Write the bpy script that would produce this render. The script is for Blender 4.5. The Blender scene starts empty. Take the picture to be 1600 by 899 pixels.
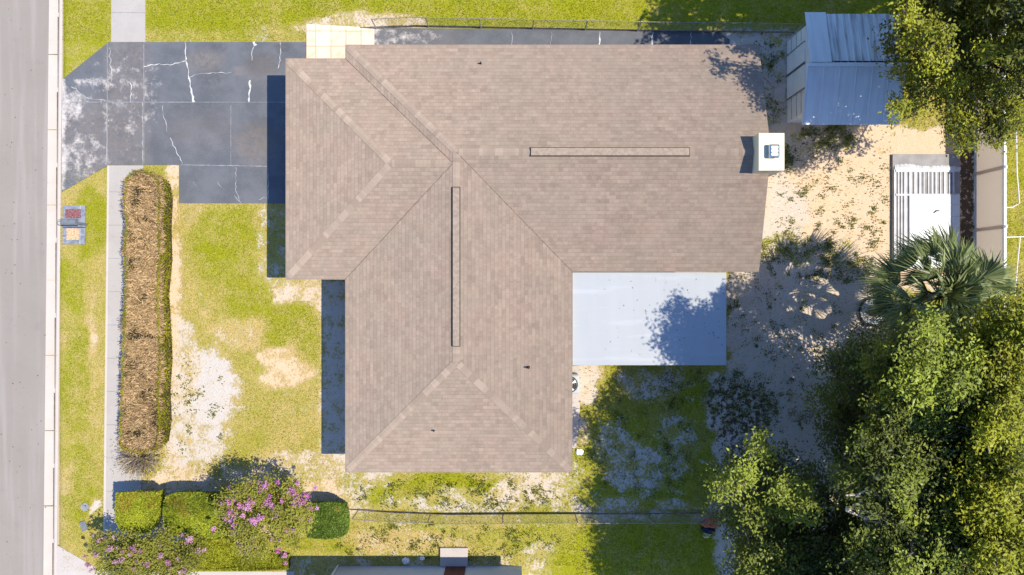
import bpy, bmesh, math, random
import numpy as np
from mathutils import Vector
C = bpy.context.scene.collection
rng = np.random.default_rng(7); random.seed(7)
R = math.radians
# ------------------------------------------------------------------ camera, sky, sun, exposure
H, F = 28.5, 1083.0                       # drone height and focal length in photo pixels
cam = bpy.data.objects.new('camera', bpy.data.cameras.new('camera')); C.objects.link(cam)
cam.location = (0, 0, H); cam.data.sensor_width = 36; cam.data.lens = 36*F/1600
cam.data.clip_end = 2000; bpy.context.scene.camera = cam
SUN = Vector((0.64, -0.045, 1.0)).normalized()
w = bpy.data.worlds.new('World'); bpy.context.scene.world = w; w.use_nodes = True
nt = w.node_tree; sky = nt.nodes.new('ShaderNodeTexSky'); sky.sky_type = 'NISHITA'; sky.sun_disc = False
sky.sun_elevation = math.asin(SUN.z); sky.sun_rotation = math.atan2(SUN.x, SUN.y)
sky.air_density = 1.3; sky.dust_density = 0.3; sky.ozone_density = 4.0
tint = nt.nodes.new('ShaderNodeMix'); tint.data_type = 'RGBA'; tint.blend_type = 'MULTIPLY'; tint.inputs[0].default_value = 1; tint.inputs[7].default_value = (.72, .88, 1.18, 1)
nt.links.new(sky.outputs[0], tint.inputs[6]); nt.links.new(tint.outputs[2], nt.nodes['Background'].inputs[0]); nt.nodes['Background'].inputs[1].default_value = 0.138
sd = bpy.data.lights.new('sun', 'SUN'); sd.energy = 4.7; sd.angle = R(0.5); sd.color = (1, .945, .83)
so = bpy.data.objects.new('sun', sd); C.objects.link(so); so.rotation_euler = SUN.to_track_quat('Z', 'Y').to_euler()
vs = bpy.context.scene.view_settings; vs.view_transform = 'Standard'; vs.look = 'None'; vs.exposure = 0.55; vs.gamma = 1

# ------------------------------------------------------------------ helpers
def P(px, py, h=0.0):
    """world point seen at photo pixel (px,py) when it lies h metres above the ground"""
    s = (H-h)/F
    return Vector(((px-800)*s, (449.5-py)*s, h))
def tag(o, label=None, cat=None, group=None, kind=None):
    if label: o['label'] = label
    if cat: o['category'] = cat
    if group: o['group'] = group
    if kind: o['kind'] = kind
    return o
def thing(name, label, cat, loc=(0, 0, 0), group=None):
    o = bpy.data.objects.new(name, None); C.objects.link(o); o.location = loc; o.empty_display_size = .3
    return tag(o, label, cat, group)
def link(name, me, m, parent=None):
    o = bpy.data.objects.new(name, me); C.objects.link(o)
    if m is not None: me.materials.append(m)
    if parent is not None:
        o.parent = parent
        root = parent; off = Vector((0, 0, 0))
        while root is not None: off += root.location; root = root.parent
        o.location = -off                         # meshes are written in world coordinates
    return o
def obj(name, bm, m, parent=None, smooth=False):
    me = bpy.data.meshes.new(name); bmesh.ops.recalc_face_normals(bm, faces=bm.faces); bm.to_mesh(me); bm.free()
    if smooth:
        for p in me.polygons: p.use_smooth = True
    return link(name, me, m, parent)
def box(bm, c, s, rz=0.0, top=None, bev=0.0):
    """box centred at c with size s; top=(sx,sy) tapers the top"""
    x, y, z = [v/2 for v in s]; tx, ty = (x, y) if top is None else (top[0]/2, top[1]/2)
    cr, sr = math.cos(rz), math.sin(rz)
    co = [(-x, -y, -z), (x, -y, -z), (x, y, -z), (-x, y, -z), (-tx, -ty, z), (tx, -ty, z), (tx, ty, z), (-tx, ty, z)]
    v = [bm.verts.new((c[0]+a*cr-b*sr, c[1]+a*sr+b*cr, c[2]+d)) for a, b, d in co]
    fs = [bm.faces.new([v[i] for i in f]) for f in ((3, 2, 1, 0), (4, 5, 6, 7), (0, 1, 5, 4), (1, 2, 6, 5), (2, 3, 7, 6), (3, 0, 4, 7))]
    if bev:
        bmesh.ops.bevel(bm, geom=list({e for f in fs for e in f.edges}), offset=bev, segments=1, affect='EDGES', profile=.7)
def tube(bm, pts, rad, seg=6, cap=True):
    pts = [Vector(p) for p in pts]; n = len(pts)
    if not hasattr(rad, '__len__'): rad = [rad]*n
    rings = []
    for i, p in enumerate(pts):
        d = (pts[min(i+1, n-1)]-pts[max(i-1, 0)]).normalized()
        a = d.orthogonal().normalized() if i == 0 else (rings_a - d*rings_a.dot(d)).normalized()
        rings_a = a; b = d.cross(a)
        rings.append([bm.verts.new(p+(a*math.cos(t)+b*math.sin(t))*rad[i]) for t in [2*math.pi*k/seg for k in range(seg)]])
    for i in range(n-1):
        for k in range(seg):
            bm.faces.new((rings[i][k], rings[i][(k+1) % seg], rings[i+1][(k+1) % seg], rings[i+1][k]))
    if cap: bm.faces.new(rings[0][::-1]); bm.faces.new(rings[-1])
def disc(bm, c, r, z0, z1, seg=24, r2=None):
    r2 = r if r2 is None else r2
    a = [bm.verts.new((c[0]+r*math.cos(t), c[1]+r*math.sin(t), z0)) for t in [2*math.pi*k/seg for k in range(seg)]]
    b = [bm.verts.new((c[0]+r2*math.cos(t), c[1]+r2*math.sin(t), z1)) for t in [2*math.pi*k/seg for k in range(seg)]]
    for k in range(seg): bm.faces.new((a[k], a[(k+1) % seg], b[(k+1) % seg], b[k]))
    bm.faces.new(a[::-1]); bm.faces.new(b)
def prism(bm, poly, z0, z1):
    a = [bm.verts.new((p[0], p[1], z0)) for p in poly]; b = [bm.verts.new((p[0], p[1], z1)) for p in poly]; n = len(poly)
    for k in range(n): bm.faces.new((a[k], a[(k+1) % n], b[(k+1) % n], b[k]))
    bm.faces.new(a[::-1]); bm.faces.new(b)
def vnoise(x, y, f, seed=0):
    """value noise, numpy, 0..1"""
    r = np.random.default_rng(seed+int(f*97)); T = r.random((256, 256))
    x = x*f+1000; y = y*f+1000; xi = np.floor(x).astype(int); yi = np.floor(y).astype(int); a = x-xi; b = y-yi
    a = a*a*(3-2*a); b = b*b*(3-2*b); g = lambda i, j: T[i % 256, j % 256]
    return (g(xi, yi)*(1-a)+g(xi+1, yi)*a)*(1-b)+(g(xi, yi+1)*(1-a)+g(xi+1, yi+1)*a)*b
def fbm(x, y, f, seed=0, o=3):
    s = 0; k = 0
    for i in range(o): s = s+vnoise(x, y, f*2**i, seed+i)*.5**i; k += .5**i
    return s/k
def npmesh(name, V, nper, m, parent, var=None, smooth=False):
    """V (N,nper,3) separate faces, var (N,) colour-variation attribute"""
    N = len(V); me = bpy.data.meshes.new(name)
    me.vertices.add(N*nper); me.vertices.foreach_set('co', V.reshape(-1).astype(np.float32))
    me.loops.add(N*nper); me.loops.foreach_set('vertex_index', np.arange(N*nper, dtype=np.int32))
    me.polygons.add(N); me.polygons.foreach_set('loop_start', (np.arange(N)*nper).astype(np.int32))
    me.update(calc_edges=True)
    if var is not None:
        at = me.attributes.new('var', 'FLOAT', 'FACE'); at.data.foreach_set('value', np.asarray(var, dtype=np.float32))
    return link(name, me, m, parent)
def unit(a): return a/np.maximum(np.linalg.norm(a, axis=1, keepdims=True), 1e-9)
def leafV(c, L, W, up=1.0, outward=None):
    """bent diamond leaves at centres c (N,3)"""
    n = rng.normal(size=c.shape); n = unit(n); n[:, 2] += up
    if outward is not None: n += outward
    n = unit(n); t = unit(np.cross(n, rng.normal(size=c.shape))); b = np.cross(n, t)
    L = np.asarray(L)[..., None] if np.ndim(L) else L; W = np.asarray(W)[..., None] if np.ndim(W) else W
    return np.stack([c+t*L/2-n*L*.12, c+b*W/2, c-t*L/2-n*L*.12, c-b*W/2], 1)

# ------------------------------------------------------------------ materials
class NB:
    def __init__(s, name):
        s.m = bpy.data.materials.new(name); s.m.use_nodes = True; s.t = s.m.node_tree
        s.b = s.t.nodes['Principled BSDF']; s.out = s.t.nodes['Material Output']; s.b.inputs['Roughness'].default_value = .85; s.b.inputs['Specular IOR Level'].default_value = .18
    def n(s, ty, **k):
        o = s.t.nodes.new(ty)
        for a, v in k.items(): setattr(o, a, v)
        return o
    def l(s, a, b): s.t.links.new(a, b)
    def put(s, sock, v):
        if isinstance(v, bpy.types.NodeSocket): s.l(v, sock)
        elif isinstance(v, (tuple, list)): sock.default_value = (*v[:3], 1) if sock.type == 'RGBA' else v
        else: sock.default_value = v
    def noise(s, vec, scale, detail=3, rough=.55, col=False):
        o = s.n('ShaderNodeTexNoise'); o.inputs['Scale'].default_value = scale; o.inputs['Detail'].default_value = detail
        o.inputs['Roughness'].default_value = rough; s.l(vec, o.inputs['Vector']); return o.outputs['Color' if col else 'Fac']
    def pos(s, obj=False):
        if obj: return s.n('ShaderNodeTexCoord').outputs['Object']
        return s.n('ShaderNodeNewGeometry').outputs['Position']
    def math(s, op, a, b=0.0, c=None, clamp=False):
        o = s.n('ShaderNodeMath', operation=op); o.use_clamp = clamp; s.put(o.inputs[0], a); s.put(o.inputs[1], b)
        if c is not None: s.put(o.inputs[2], c)
        return o.outputs[0]
    def ramp(s, v, lo, hi):
        o = s.n('ShaderNodeMapRange'); o.interpolation_type = 'SMOOTHSTEP'; s.put(o.inputs[0], v); s.put(o.inputs[1], lo); s.put(o.inputs[2], hi); return o.outputs[0]
    def mix(s, f, a, b, mode='MIX'):
        o = s.n('ShaderNodeMix', data_type='RGBA', blend_type=mode); s.put(o.inputs[0], f); s.put(o.inputs[6], a); s.put(o.inputs[7], b); return o.outputs[2]
    def attr(s, name, out='Fac'):
        return s.n('ShaderNodeAttribute', attribute_name=name).outputs[out]
    def bump(s, h, st=.3, d=.02):
        o = s.n('ShaderNodeBump'); o.inputs['Strength'].default_value = st; o.inputs['Distance'].default_value = d
        s.l(h, o.inputs['Height']); s.l(o.outputs[0], s.b.inputs['Normal'])
    def fin(s, col, rough=None):
        s.put(s.b.inputs['Base Color'], col)
        if rough is not None: s.b.inputs['Roughness'].default_value = rough
        return s.m
def plain(name, col, rough=.7, var=.12, scale=4, metal=0, bump=0.0):
    b = NB(name); p = b.pos(); n = b.noise(p, scale, 5)
    c = b.mix(b.ramp(n, .3, .7), tuple(x*(1-var) for x in col), tuple(min(1, x*(1+var)) for x in col))
    c = b.mix(b.math('MULTIPLY', b.ramp(b.noise(p, scale*9, 2), .55, .8), var*1.2), c, tuple(x*.5 for x in col))
    if metal: b.b.inputs['Metallic'].default_value = metal
    if bump: b.bump(b.noise(p, scale*12, 3), bump, .01)
    return b.fin(c, rough)
def leafmat(name, c1, c2, trans=.35, rough=.5):
    b = NB(name); v = b.attr('var'); col = b.mix(v, c1, c2); b.fin(col, rough)
    b.b.inputs['Specular IOR Level'].default_value = .22
    tr = b.n('ShaderNodeBsdfTranslucent'); b.l(b.mix(.2, col, c2), tr.inputs[0]); ms = b.n('ShaderNodeMixShader'); ms.inputs[0].default_value = trans
    b.l(b.b.outputs[0], ms.inputs[1]); b.l(tr.outputs[0], ms.inputs[2]); b.l(ms.outputs[0], b.out.inputs[0]); return b.m

M = {}
def ground_material():
    b = NB('ground_mix'); p = b.pos(); z = b.n('ShaderNodeAttribute', attribute_name='zones'); sp = b.n('ShaderNodeSeparateColor'); b.l(z.outputs['Color'], sp.inputs[0])
    cov, dry, tan, lit = sp.outputs[0], sp.outputs[1], sp.outputs[2], z.outputs['Alpha']
    n1 = b.noise(p, 1.7, 6, .62); n2 = b.noise(p, 9, 4, .6); n3 = b.noise(p, 38, 3, .6); n4 = b.noise(p, .55, 3)
    nn = b.math('ADD', b.math('MULTIPLY', n1, .55), b.math('MULTIPLY', n2, .45))
    g = b.math('ADD', b.math('SUBTRACT', cov, .5), b.math('MULTIPLY', b.math('SUBTRACT', nn, .5), 3.3))
    gm = b.ramp(g, -.26, .20)
    gm = b.math('MULTIPLY', gm, b.ramp(b.math('ADD', cov, n3), .45, .62))
    d = b.math('ADD', dry, b.math('ADD', b.math('MULTIPLY', b.math('SUBTRACT', n4, .5), 1.1), b.math('ADD', b.math('MULTIPLY', b.math('SUBTRACT', n2, .5), 1.5), b.math('MULTIPLY', b.math('SUBTRACT', n1, .52), 1.6))), clamp=True)
    green = b.mix(n3, (.13, .15, .003), (.39, .365, .012)); straw = b.mix(n3, (.36, .255, .075), (.60, .43, .20))
    grass = b.mix(d, green, straw)
    grass = b.mix(b.math('MULTIPLY', b.ramp(n3, .52, .34), .65), grass, (.05, .06, .01))
    ws = b.mix(n2, (.42, .365, .305), (.62, .55, .47)); ts = b.mix(n2, (.52, .35, .20), (.74, .54, .34))
    sand = b.mix(b.math('ADD', tan, b.math('MULTIPLY', b.math('SUBTRACT', n1, .5), .9), clamp=True), ws, ts)
    sand = b.mix(b.math('MULTIPLY', b.ramp(n3, .57, .66), .32), sand, (.13, .10, .07))
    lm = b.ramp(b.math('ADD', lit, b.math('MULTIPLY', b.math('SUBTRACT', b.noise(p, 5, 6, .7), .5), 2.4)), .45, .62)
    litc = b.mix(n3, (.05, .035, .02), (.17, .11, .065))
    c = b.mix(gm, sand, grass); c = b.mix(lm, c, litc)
    b.bump(b.math('ADD', n3, b.math('MULTIPLY', gm, .6)), .7, .04)
    return b.fin(c, .95)
M['ground'] = ground_material()
def asphalt():
    b = NB('weathered_asphalt'); p = b.pos(); n = b.noise(p, .5, 5); f = b.noise(p, 60, 2); s = b.noise(p, 3.2, 4, .7)
    c = b.mix(n, (.235, .202, .166), (.29, .250, .208)); c = b.mix(b.math('MULTIPLY', b.ramp(f, .45, .7), .3), c, (.16, .145, .14))
    mp = b.n('ShaderNodeMapping'); mp.inputs['Scale'].default_value = (2.5, .12, 1); b.l(p, mp.inputs[0])
    c = b.mix(b.math('MULTIPLY', b.ramp(b.noise(mp.outputs[0], 1.2, 4), .45, .7), .35), c, (.36, .31, .28))
    c = b.mix(b.math('MULTIPLY', b.ramp(s, .70, .76), .6), c, (.07, .06, .06)); c = b.mix(b.math('MULTIPLY', b.ramp(b.noise(p, 1.1, 5, .7), .55, .75), .3), c, (.19, .165, .15))
    b.bump(f, .4, .01); return b.fin(c, .9)
M['asphalt'] = asphalt()
def concrete(name, c1, c2, dirt=(.2, .16, .12), da=.4):
    b = NB(name); p = b.pos(); n = b.noise(p, 1.3, 6, .65); c = b.mix(n, c1, c2)
    c = b.mix(b.math('MULTIPLY', b.ramp(b.noise(p, 4, 5, .7), .56, .75), da), c, dirt)
    f = b.noise(p, 50, 2); c = b.mix(b.math('MULTIPLY', b.ramp(f, .5, .7), .2), c, dirt); b.bump(f, .3, .008); return b.fin(c, .9)
M['concrete'] = concrete('pale_concrete', (.40, .345, .305), (.50, .44, .395), da=.28)
M['kerb'] = concrete('kerb_concrete', (.44, .375, .31), (.55, .475, .40), (.32, .25, .19), .4)
M['crack'] = concrete('white_patching', (.44, .42, .38), (.62, .59, .55), (.25, .2, .16), .45)
def coating():
    b = NB('worn_sealed_drive'); p = b.pos(); z = b.n('ShaderNodeAttribute', attribute_name='zones'); sp = b.n('ShaderNodeSeparateColor'); b.l(z.outputs['Color'], sp.inputs[0])
    n = b.noise(p, 1.0, 5, .6); n2 = b.noise(p, 5, 6, .72); n3 = b.noise(p, 55, 2)
    c = b.mix(b.ramp(n, .35, .65), (.094, .096, .103), (.126, .127, .133))
    c = b.mix(b.math('MULTIPLY', b.ramp(n3, .5, .7), .35), c, (.2, .21, .23))
    c = b.mix(b.math('MULTIPLY', b.ramp(n2, .62, .72), .18), c, (.25, .24, .23))
    st = b.math('MULTIPLY', sp.outputs[1], b.ramp(n2, .30, .6)); c = b.mix(b.math('MULTIPLY', st, .55), c, (.055, .050, .045))
    br = b.math('MULTIPLY', sp.outputs[2], b.ramp(n2, .25, .65)); c = b.mix(b.math('MULTIPLY', br, .6), c, b.mix(n3, (.17, .135, .11), (.26, .21, .17)))
    n5 = b.noise(p, 2.2, 8, .75); wm = b.math('MULTIPLY', b.ramp(b.math('ADD', sp.outputs[0], b.math('MULTIPLY', b.math('SUBTRACT', n5, .5), 2.2)), .42, 1.0), .9)
    c = b.mix(wm, c, b.mix(n, (.46, .40, .34), (.62, .56, .50)))
    b.bump(n3, .3, .008); return b.fin(c, .75)
M['coating'] = coating()
def pavers():
    b = NB('tan_pavers'); p = b.pos(); br = b.n('ShaderNodeTexBrick'); b.l(p, br.inputs['Vector']); br.inputs['Scale'].default_value = 1
    br.inputs['Brick Width'].default_value = .62; br.inputs['Row Height'].default_value = .62; br.inputs['Mortar Size'].default_value = .012; br.offset = 0
    br.inputs['Color1'].default_value = (.62, .47, .34, 1); br.inputs['Color2'].default_value = (.70, .60, .45, 1); br.inputs['Mortar'].default_value = (.35, .22, .1, 1)
    c = b.mix(b.math('MULTIPLY', b.ramp(b.noise(p, 3, 5, .7), .5, .7), .6), br.outputs[0], (.58, .36, .17)); return b.fin(c, .9)
M['pavers'] = pavers()
def shingle():
    b = NB('brown_shingles'); uv = b.n('ShaderNodeUVMap', uv_map='UVMap').outputs[0]; p = b.pos()
    def brick(wd, off, c1, c2, mo, ms):
        br = b.n('ShaderNodeTexBrick'); b.l(uv, br.inputs['Vector']); br.inputs['Scale'].default_value = 1; br.offset = off
        br.inputs['Brick Width'].default_value = wd; br.inputs['Row Height'].default_value = .143; br.inputs['Mortar Size'].default_value = ms; br.inputs['Mortar Smooth'].default_value = .3
        br.inputs['Color1'].default_value = (*c1, 1); br.inputs['Color2'].default_value = (*c2, 1); br.inputs['Mortar'].default_value = (*mo, 1); return br
    a = brick(.17, .37, (.278, .206, .150), (.378, .290, .214), (.24, .176, .132), .005)  # darker mortar stands in for the thin row shadow
    a2 = brick(.43, .61, (.27, .19, .145), (.42, .31, .235), (.2, .14, .1), .0)
    c = b.mix(.4, a.outputs[0], a2.outputs[0]); c = b.mix(b.math('MULTIPLY', b.ramp(b.noise(p, 5.5, 4, .65), .48, .66), .28), c, (.40, .31, .235)); c = b.mix(b.math('MULTIPLY', b.ramp(b.noise(p, 4.3, 4, .65), .5, .68), .22), c, (.21, .165, .125))
    c = b.mix(b.math('MULTIPLY', b.ramp(b.noise(p, .45, 4), .35, .7), .30), c, (.27, .235, .175))
    c = b.mix(b.math('MULTIPLY', b.ramp(b.noise(p, 1.1, 4), .5, .75), .25), c, (.39, .25, .195))
    f = b.noise(p, 70, 2); c = b.mix(b.math('MULTIPLY', b.ramp(f, .45, .7), .22), c, (.10, .075, .06))
    b.b.inputs['Diffuse Roughness'].default_value = 1
    sx_ = b.n('ShaderNodeSeparateXYZ'); b.l(uv, sx_.inputs[0]); fr = b.math('FRACT', b.math('DIVIDE', sx_.outputs[1], .143)); ln_ = b.ramp(fr, .22, .05)
    c = b.mix(b.math('MULTIPLY', ln_, .20), c, (.12, .085, .065))  # shadow under each shingle course painted in as a darker line
    mp = b.n('ShaderNodeMapping'); mp.inputs['Scale'].default_value = (2.2, .22, 1); b.l(uv, mp.inputs[0])
    c = b.mix(b.math('MULTIPLY', b.ramp(b.noise(mp.outputs[0], 1.0, 5, .7), .5, .75), .20), c, (.20, .165, .135))
    c = b.mix(b.math('MULTIPLY', b.ramp(b.noise(p, 9, 3, .7), .5, .75), .16), c, (.46, .36, .29))
    b.bump(b.math('ADD', b.math('MULTIPLY', a.outputs['Fac'], -.5), b.math('MULTIPLY', f, .3)), .4, .01); return b.fin(c, .93)
M['shingle'] = shingle()
def capm():
    b = NB('ridge_cap_shingles'); v = b.attr('var'); c = b.mix(v, (.28, .21, .155), (.425, .33, .25)); f = b.noise(b.pos(), 70, 2)
    c = b.mix(b.math('MULTIPLY', b.ramp(f, .45, .7), .25), c, (.1, .075, .06)); b.b.inputs['Diffuse Roughness'].default_value = 1; return b.fin(c, .93)
M['cap'] = capm()
M['vent'] = plain('ridge_vent_shingle', (.29, .22, .165), .9, .15, 8)
M['cream'] = plain('cream_stucco', (.62, .56, .44), .8, .06, 2, bump=.2)
M['chim'] = plain('cream_chimney_cladding', (.56, .52, .38), .6, .05, 2)
M['white'] = plain('white_paint', (.74, .73, .70), .5, .05, 2)
M['fascia'] = plain('tan_fascia', (.48, .40, .32), .6, .08, 3)
M['dark'] = plain('dark_metal', (.03, .03, .03), .5, .2, 6)
M['glass'] = plain('dark_window_glass', (.03, .04, .05), .08, .1, 1)
M['brown'] = plain('brown_door_paint', (.10, .035, .022), .5, .2, 4)
M['grey'] = plain('grey_plastic', (.16, .17, .18), .6, .15, 5)
M['galv'] = plain('galvanised_steel', (.38, .36, .33), .45, .2, 6, metal=.5)
M['rust'] = plain('dull_fence_wire', (.22, .19, .15), .6, .3, 6)
M['steel'] = plain('bright_steel', (.7, .7, .7), .25, .1, 6, metal=.9)
M['bark'] = plain('grey_brown_bark', (.17, .13, .10), .95, .3, 6, bump=.6)
M['core'] = plain('dark_gap_core', (.045, .032, .02), .95, .4, 12, bump=.6)  # bark colour darkened to paint the dark gaps between twigs
M['palebark'] = plain('pale_dead_wood', (.42, .36, .29), .9, .2, 8)
M['vinyl'] = plain('white_vinyl', (.70, .64, .58), .45, .04, 1.2)
_t = M['vinyl'].node_tree; _b = _t.nodes['Principled BSDF']; _tr = _t.nodes.new('ShaderNodeBsdfTranslucent'); _tr.inputs[0].default_value = (.80, .70, .60, 1); _mx = _t.nodes.new('ShaderNodeMixShader'); _mx.inputs[0].default_value = .6
_t.links.new(_b.outputs[0], _mx.inputs[1]); _t.links.new(_tr.outputs[0], _mx.inputs[2]); _t.links.new(_mx.outputs[0], _t.nodes['Material Output'].inputs[0])
def panroof():
    b = NB('chalky_white_panel'); p = b.pos(); mp = b.n('ShaderNodeMapping'); mp.inputs['Scale'].default_value = (1, .18, 1); b.l(p, mp.inputs[0])
    mq = b.n('ShaderNodeMapping'); mq.inputs['Scale'].default_value = (.15, 1.4, 1); b.l(p, mq.inputs[0])
    c = b.mix(b.noise(mp.outputs[0], 1.5, 5), (.325, .33, .33), (.38, .385, .38)); c = b.mix(b.math('MULTIPLY', b.ramp(b.noise(mq.outputs[0], 2.5, 4), .55, .7), .45), c, (.43, .44, .445))
    c = b.mix(b.math('MULTIPLY', b.ramp(b.noise(p, 5, 5, .7), .58, .72), .22), c, (.26, .24, .21)); return b.fin(c, .6)
M['pan'] = panroof()
def shedmetal(name, dirt):
    b = NB(name); p = b.pos(); mp = b.n('ShaderNodeMapping'); mp.inputs['Scale'].default_value = (6, .5, 1); b.l(p, mp.inputs[0])
    c = b.mix(b.noise(p, 1.5, 4), (.62, .63, .62), (.78, .78, .76)); c = b.mix(b.math('MULTIPLY', b.ramp(b.noise(mp.outputs[0], 1, 5), .42, .7), dirt), c, (.22, .20, .18))
    return b.fin(c, .5)
M['shed'] = shedmetal('shed_metal', .15); M['shed2'] = shedmetal('streaked_shed_metal', .75)

# ------------------------------------------------------------------ ground
def ell(px, py, cx, cy, rx, ry, s=.35):
    d = np.sqrt(((px-cx)/rx)**2+((py-cy)/ry)**2); return np.clip((1+s/2-d)/s, 0, 1)
def rec(px, py, x0, y0, x1, y1, s=14):
    f = lambda a: np.clip(a/s+.5, 0, 1); return f(px-x0)*f(x1-px)*f(py-y0)*f(y1-py)
def zones(X, Y):
    px = 800+X*38; py = 449.5-Y*38
    wx = (fbm(X, Y, .9, 3)-.5)*46; wy = (fbm(X, Y, .9, 9)-.5)*46; qx, qy = px+wx, py+wy
    A = [np.full(X.shape, v) for v in (.85, .35, .3, .0)]
    def put(m, *v):
        for i, t in enumerate(v):
            if t is not None: A[i] = A[i]*(1-m)+t*m
    E = lambda *a, **k: ell(qx, qy, *a, **k); Q = lambda *a, **k: rec(qx, qy, *a, **k); S = lambda *a, **k: rec(px, py, *a, **k)
    put(S(-4000, -4000, 5000, 46), 1.1, .08, .3, 0)
    put(E(560, 38, 110, 16), .45, .5, .5); put(E(430, 60, 40, 20), .8, .4)
    put(S(80, -4000, 172, 125), 1.05, .2, .4)
    put(S(80, 262, 168, 900), .95, .60, .7); put(E(130, 300, 35, 30), .9, .7); put(E(140, 340, 18, 60), 1, .15); put(E(110, 440, 22, 40), 1.0, .2)
    put(E(145, 520, 16, 40), .5, .9, .9); put(E(118, 600, 26, 90), 1.0, .25); put(E(120, 770, 30, 60), 1, .3); put(E(143, 790, 8, 16), .1, .5, .2)
    put(E(105, 750, 20, 20), .8, .9, .8)
    put(S(262, 300, 508, 790), .92, .58, .6); put(E(355, 375, 60, 60), 1.05, .18); put(E(450, 520, 50, 120), 1.0, .28); put(E(410, 450, 60, 50), 1, .22)
    put(E(450, 585, 48, 30), .36, .95, 1.0); put(E(430, 560, 30, 22), .4, .9, 1); put(E(375, 520, 40, 25), .7, .9, .8); put(E(410, 660, 60, 60), .9, .5); put(E(470, 640, 30, 40), .8, .7)
    put(S(258, 256, 284, 740), .25, .6, .95); put(E(290, 330, 20, 40), .7, .6)
    put(E(303, 665, 52, 86, s=.9), .34, .6, .15); put(E(330, 600, 36, 55, s=.6), .15, .5, .0); put(E(290, 560, 25, 60), .35, .6, .3)
    put(Q(420, 428, 512, 482), .42, .6, .65); put(S(500, 440, 570, 740), .3, .5, .3); put(S(400, 320, 480, 440), .6, .5, .3)
    put(Q(165, 738, 550, 775), .35, .6, .75); put(E(470, 728, 80, 14), .5, .6, .5); put(S(165, 760, 560, 850), .35, .5, .8)
    put(Q(536, 735, 900, 806), .52, .3, .25); put(E(700, 752, 90, 14), 1.0, .08); put(E(620, 775, 50, 10), .8, .2); put(E(590, 750, 20, 12), .3); put(E(830, 770, 50, 30), .35, .4, .4)
    put(S(480, 806, 905, 872), .75, .38, .45); put(E(640, 845, 90, 18), .65, .85, .7); put(E(850, 870, 60, 40), .45, .35, .25); put(E(800, 840, 60, 20), .8, .2)
    put(S(300, 838, 555, 895), 1.0, .28, .5); put(S(440, 866, 900, 1000), .6, .4, .5)
    put(rec(px+wx*2.2, py+wy*.4, 890, 571, 1135, 810, 70), .78, .15, .2); put(E(915, 600, 25, 28), .25, .5, .35); put(E(905, 680, 14, 30), .5, .5, .5)
    put(E(1020, 600, 60, 24), .45, .3, .0); put(E(1000, 735, 55, 36), .42, .3, .0); put(E(960, 700, 35, 25), .5, .3, 0); put(E(1060, 690, 30, 60), .6, .2, .1, .3)
    put(rec(px+wx*2, py, 850, 806, 1190, 1100, 50), 1.02, .12, .3, 0); put(Q(890, 786, 1150, 812), .45, .4, .1)
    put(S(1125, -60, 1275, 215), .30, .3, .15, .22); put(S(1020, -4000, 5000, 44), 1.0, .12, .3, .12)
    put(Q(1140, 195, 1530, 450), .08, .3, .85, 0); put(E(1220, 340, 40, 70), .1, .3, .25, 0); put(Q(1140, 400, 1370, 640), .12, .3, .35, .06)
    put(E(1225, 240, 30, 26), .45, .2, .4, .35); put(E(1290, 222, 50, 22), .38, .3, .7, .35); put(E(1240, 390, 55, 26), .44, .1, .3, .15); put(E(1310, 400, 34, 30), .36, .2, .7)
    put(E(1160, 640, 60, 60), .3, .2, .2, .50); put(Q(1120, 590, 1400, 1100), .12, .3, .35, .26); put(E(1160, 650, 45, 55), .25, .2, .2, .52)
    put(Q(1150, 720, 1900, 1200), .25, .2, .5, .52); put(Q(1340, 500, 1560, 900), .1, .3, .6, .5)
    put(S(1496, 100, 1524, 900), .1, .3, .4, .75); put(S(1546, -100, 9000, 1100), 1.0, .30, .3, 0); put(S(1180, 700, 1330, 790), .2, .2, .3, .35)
    return A
def kerbx(Y):      # world X of the road edge: the road runs very slightly askew
    return (75-800-(449.5-Y*38)*9/899)/38
GX = np.r_[-400, -150, -70, -40, -30, np.arange(-25, 25.01, .16), 30, 40, 70, 150, 400]
GY = np.r_[-400, -150, -70, -40, -24, np.arange(-16, 16.01, .16), 24, 40, 70, 150, 400]
gx, gy = np.meshgrid(GX, GY)
dz = np.where(gx < kerbx(np.clip(gy, -30, 30))+.55, -.16, 0) + (fbm(gx, gy, .8, 21)-.5)*.03*np.where((abs(gx) < 25) & (gx > -17.5), 1, 0)
gv = np.stack([gx, gy, dz-.015], -1).reshape(-1, 3); nx, ny = len(GX), len(GY)
idx = np.arange(nx*ny).reshape(ny, nx); q = np.stack([idx[:-1, :-1], idx[:-1, 1:], idx[1:, 1:], idx[1:, :-1]], -1).reshape(-1, 4)
me = bpy.data.meshes.new('ground'); me.from_pydata(gv.tolist(), [], q.tolist())
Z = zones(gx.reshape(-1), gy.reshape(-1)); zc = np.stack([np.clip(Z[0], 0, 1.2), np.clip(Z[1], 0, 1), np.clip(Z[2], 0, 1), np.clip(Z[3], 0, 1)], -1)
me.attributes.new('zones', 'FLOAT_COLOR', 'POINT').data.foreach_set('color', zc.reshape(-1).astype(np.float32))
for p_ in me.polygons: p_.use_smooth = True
tag(link('ground', me, M['ground']), kind='structure')

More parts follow.
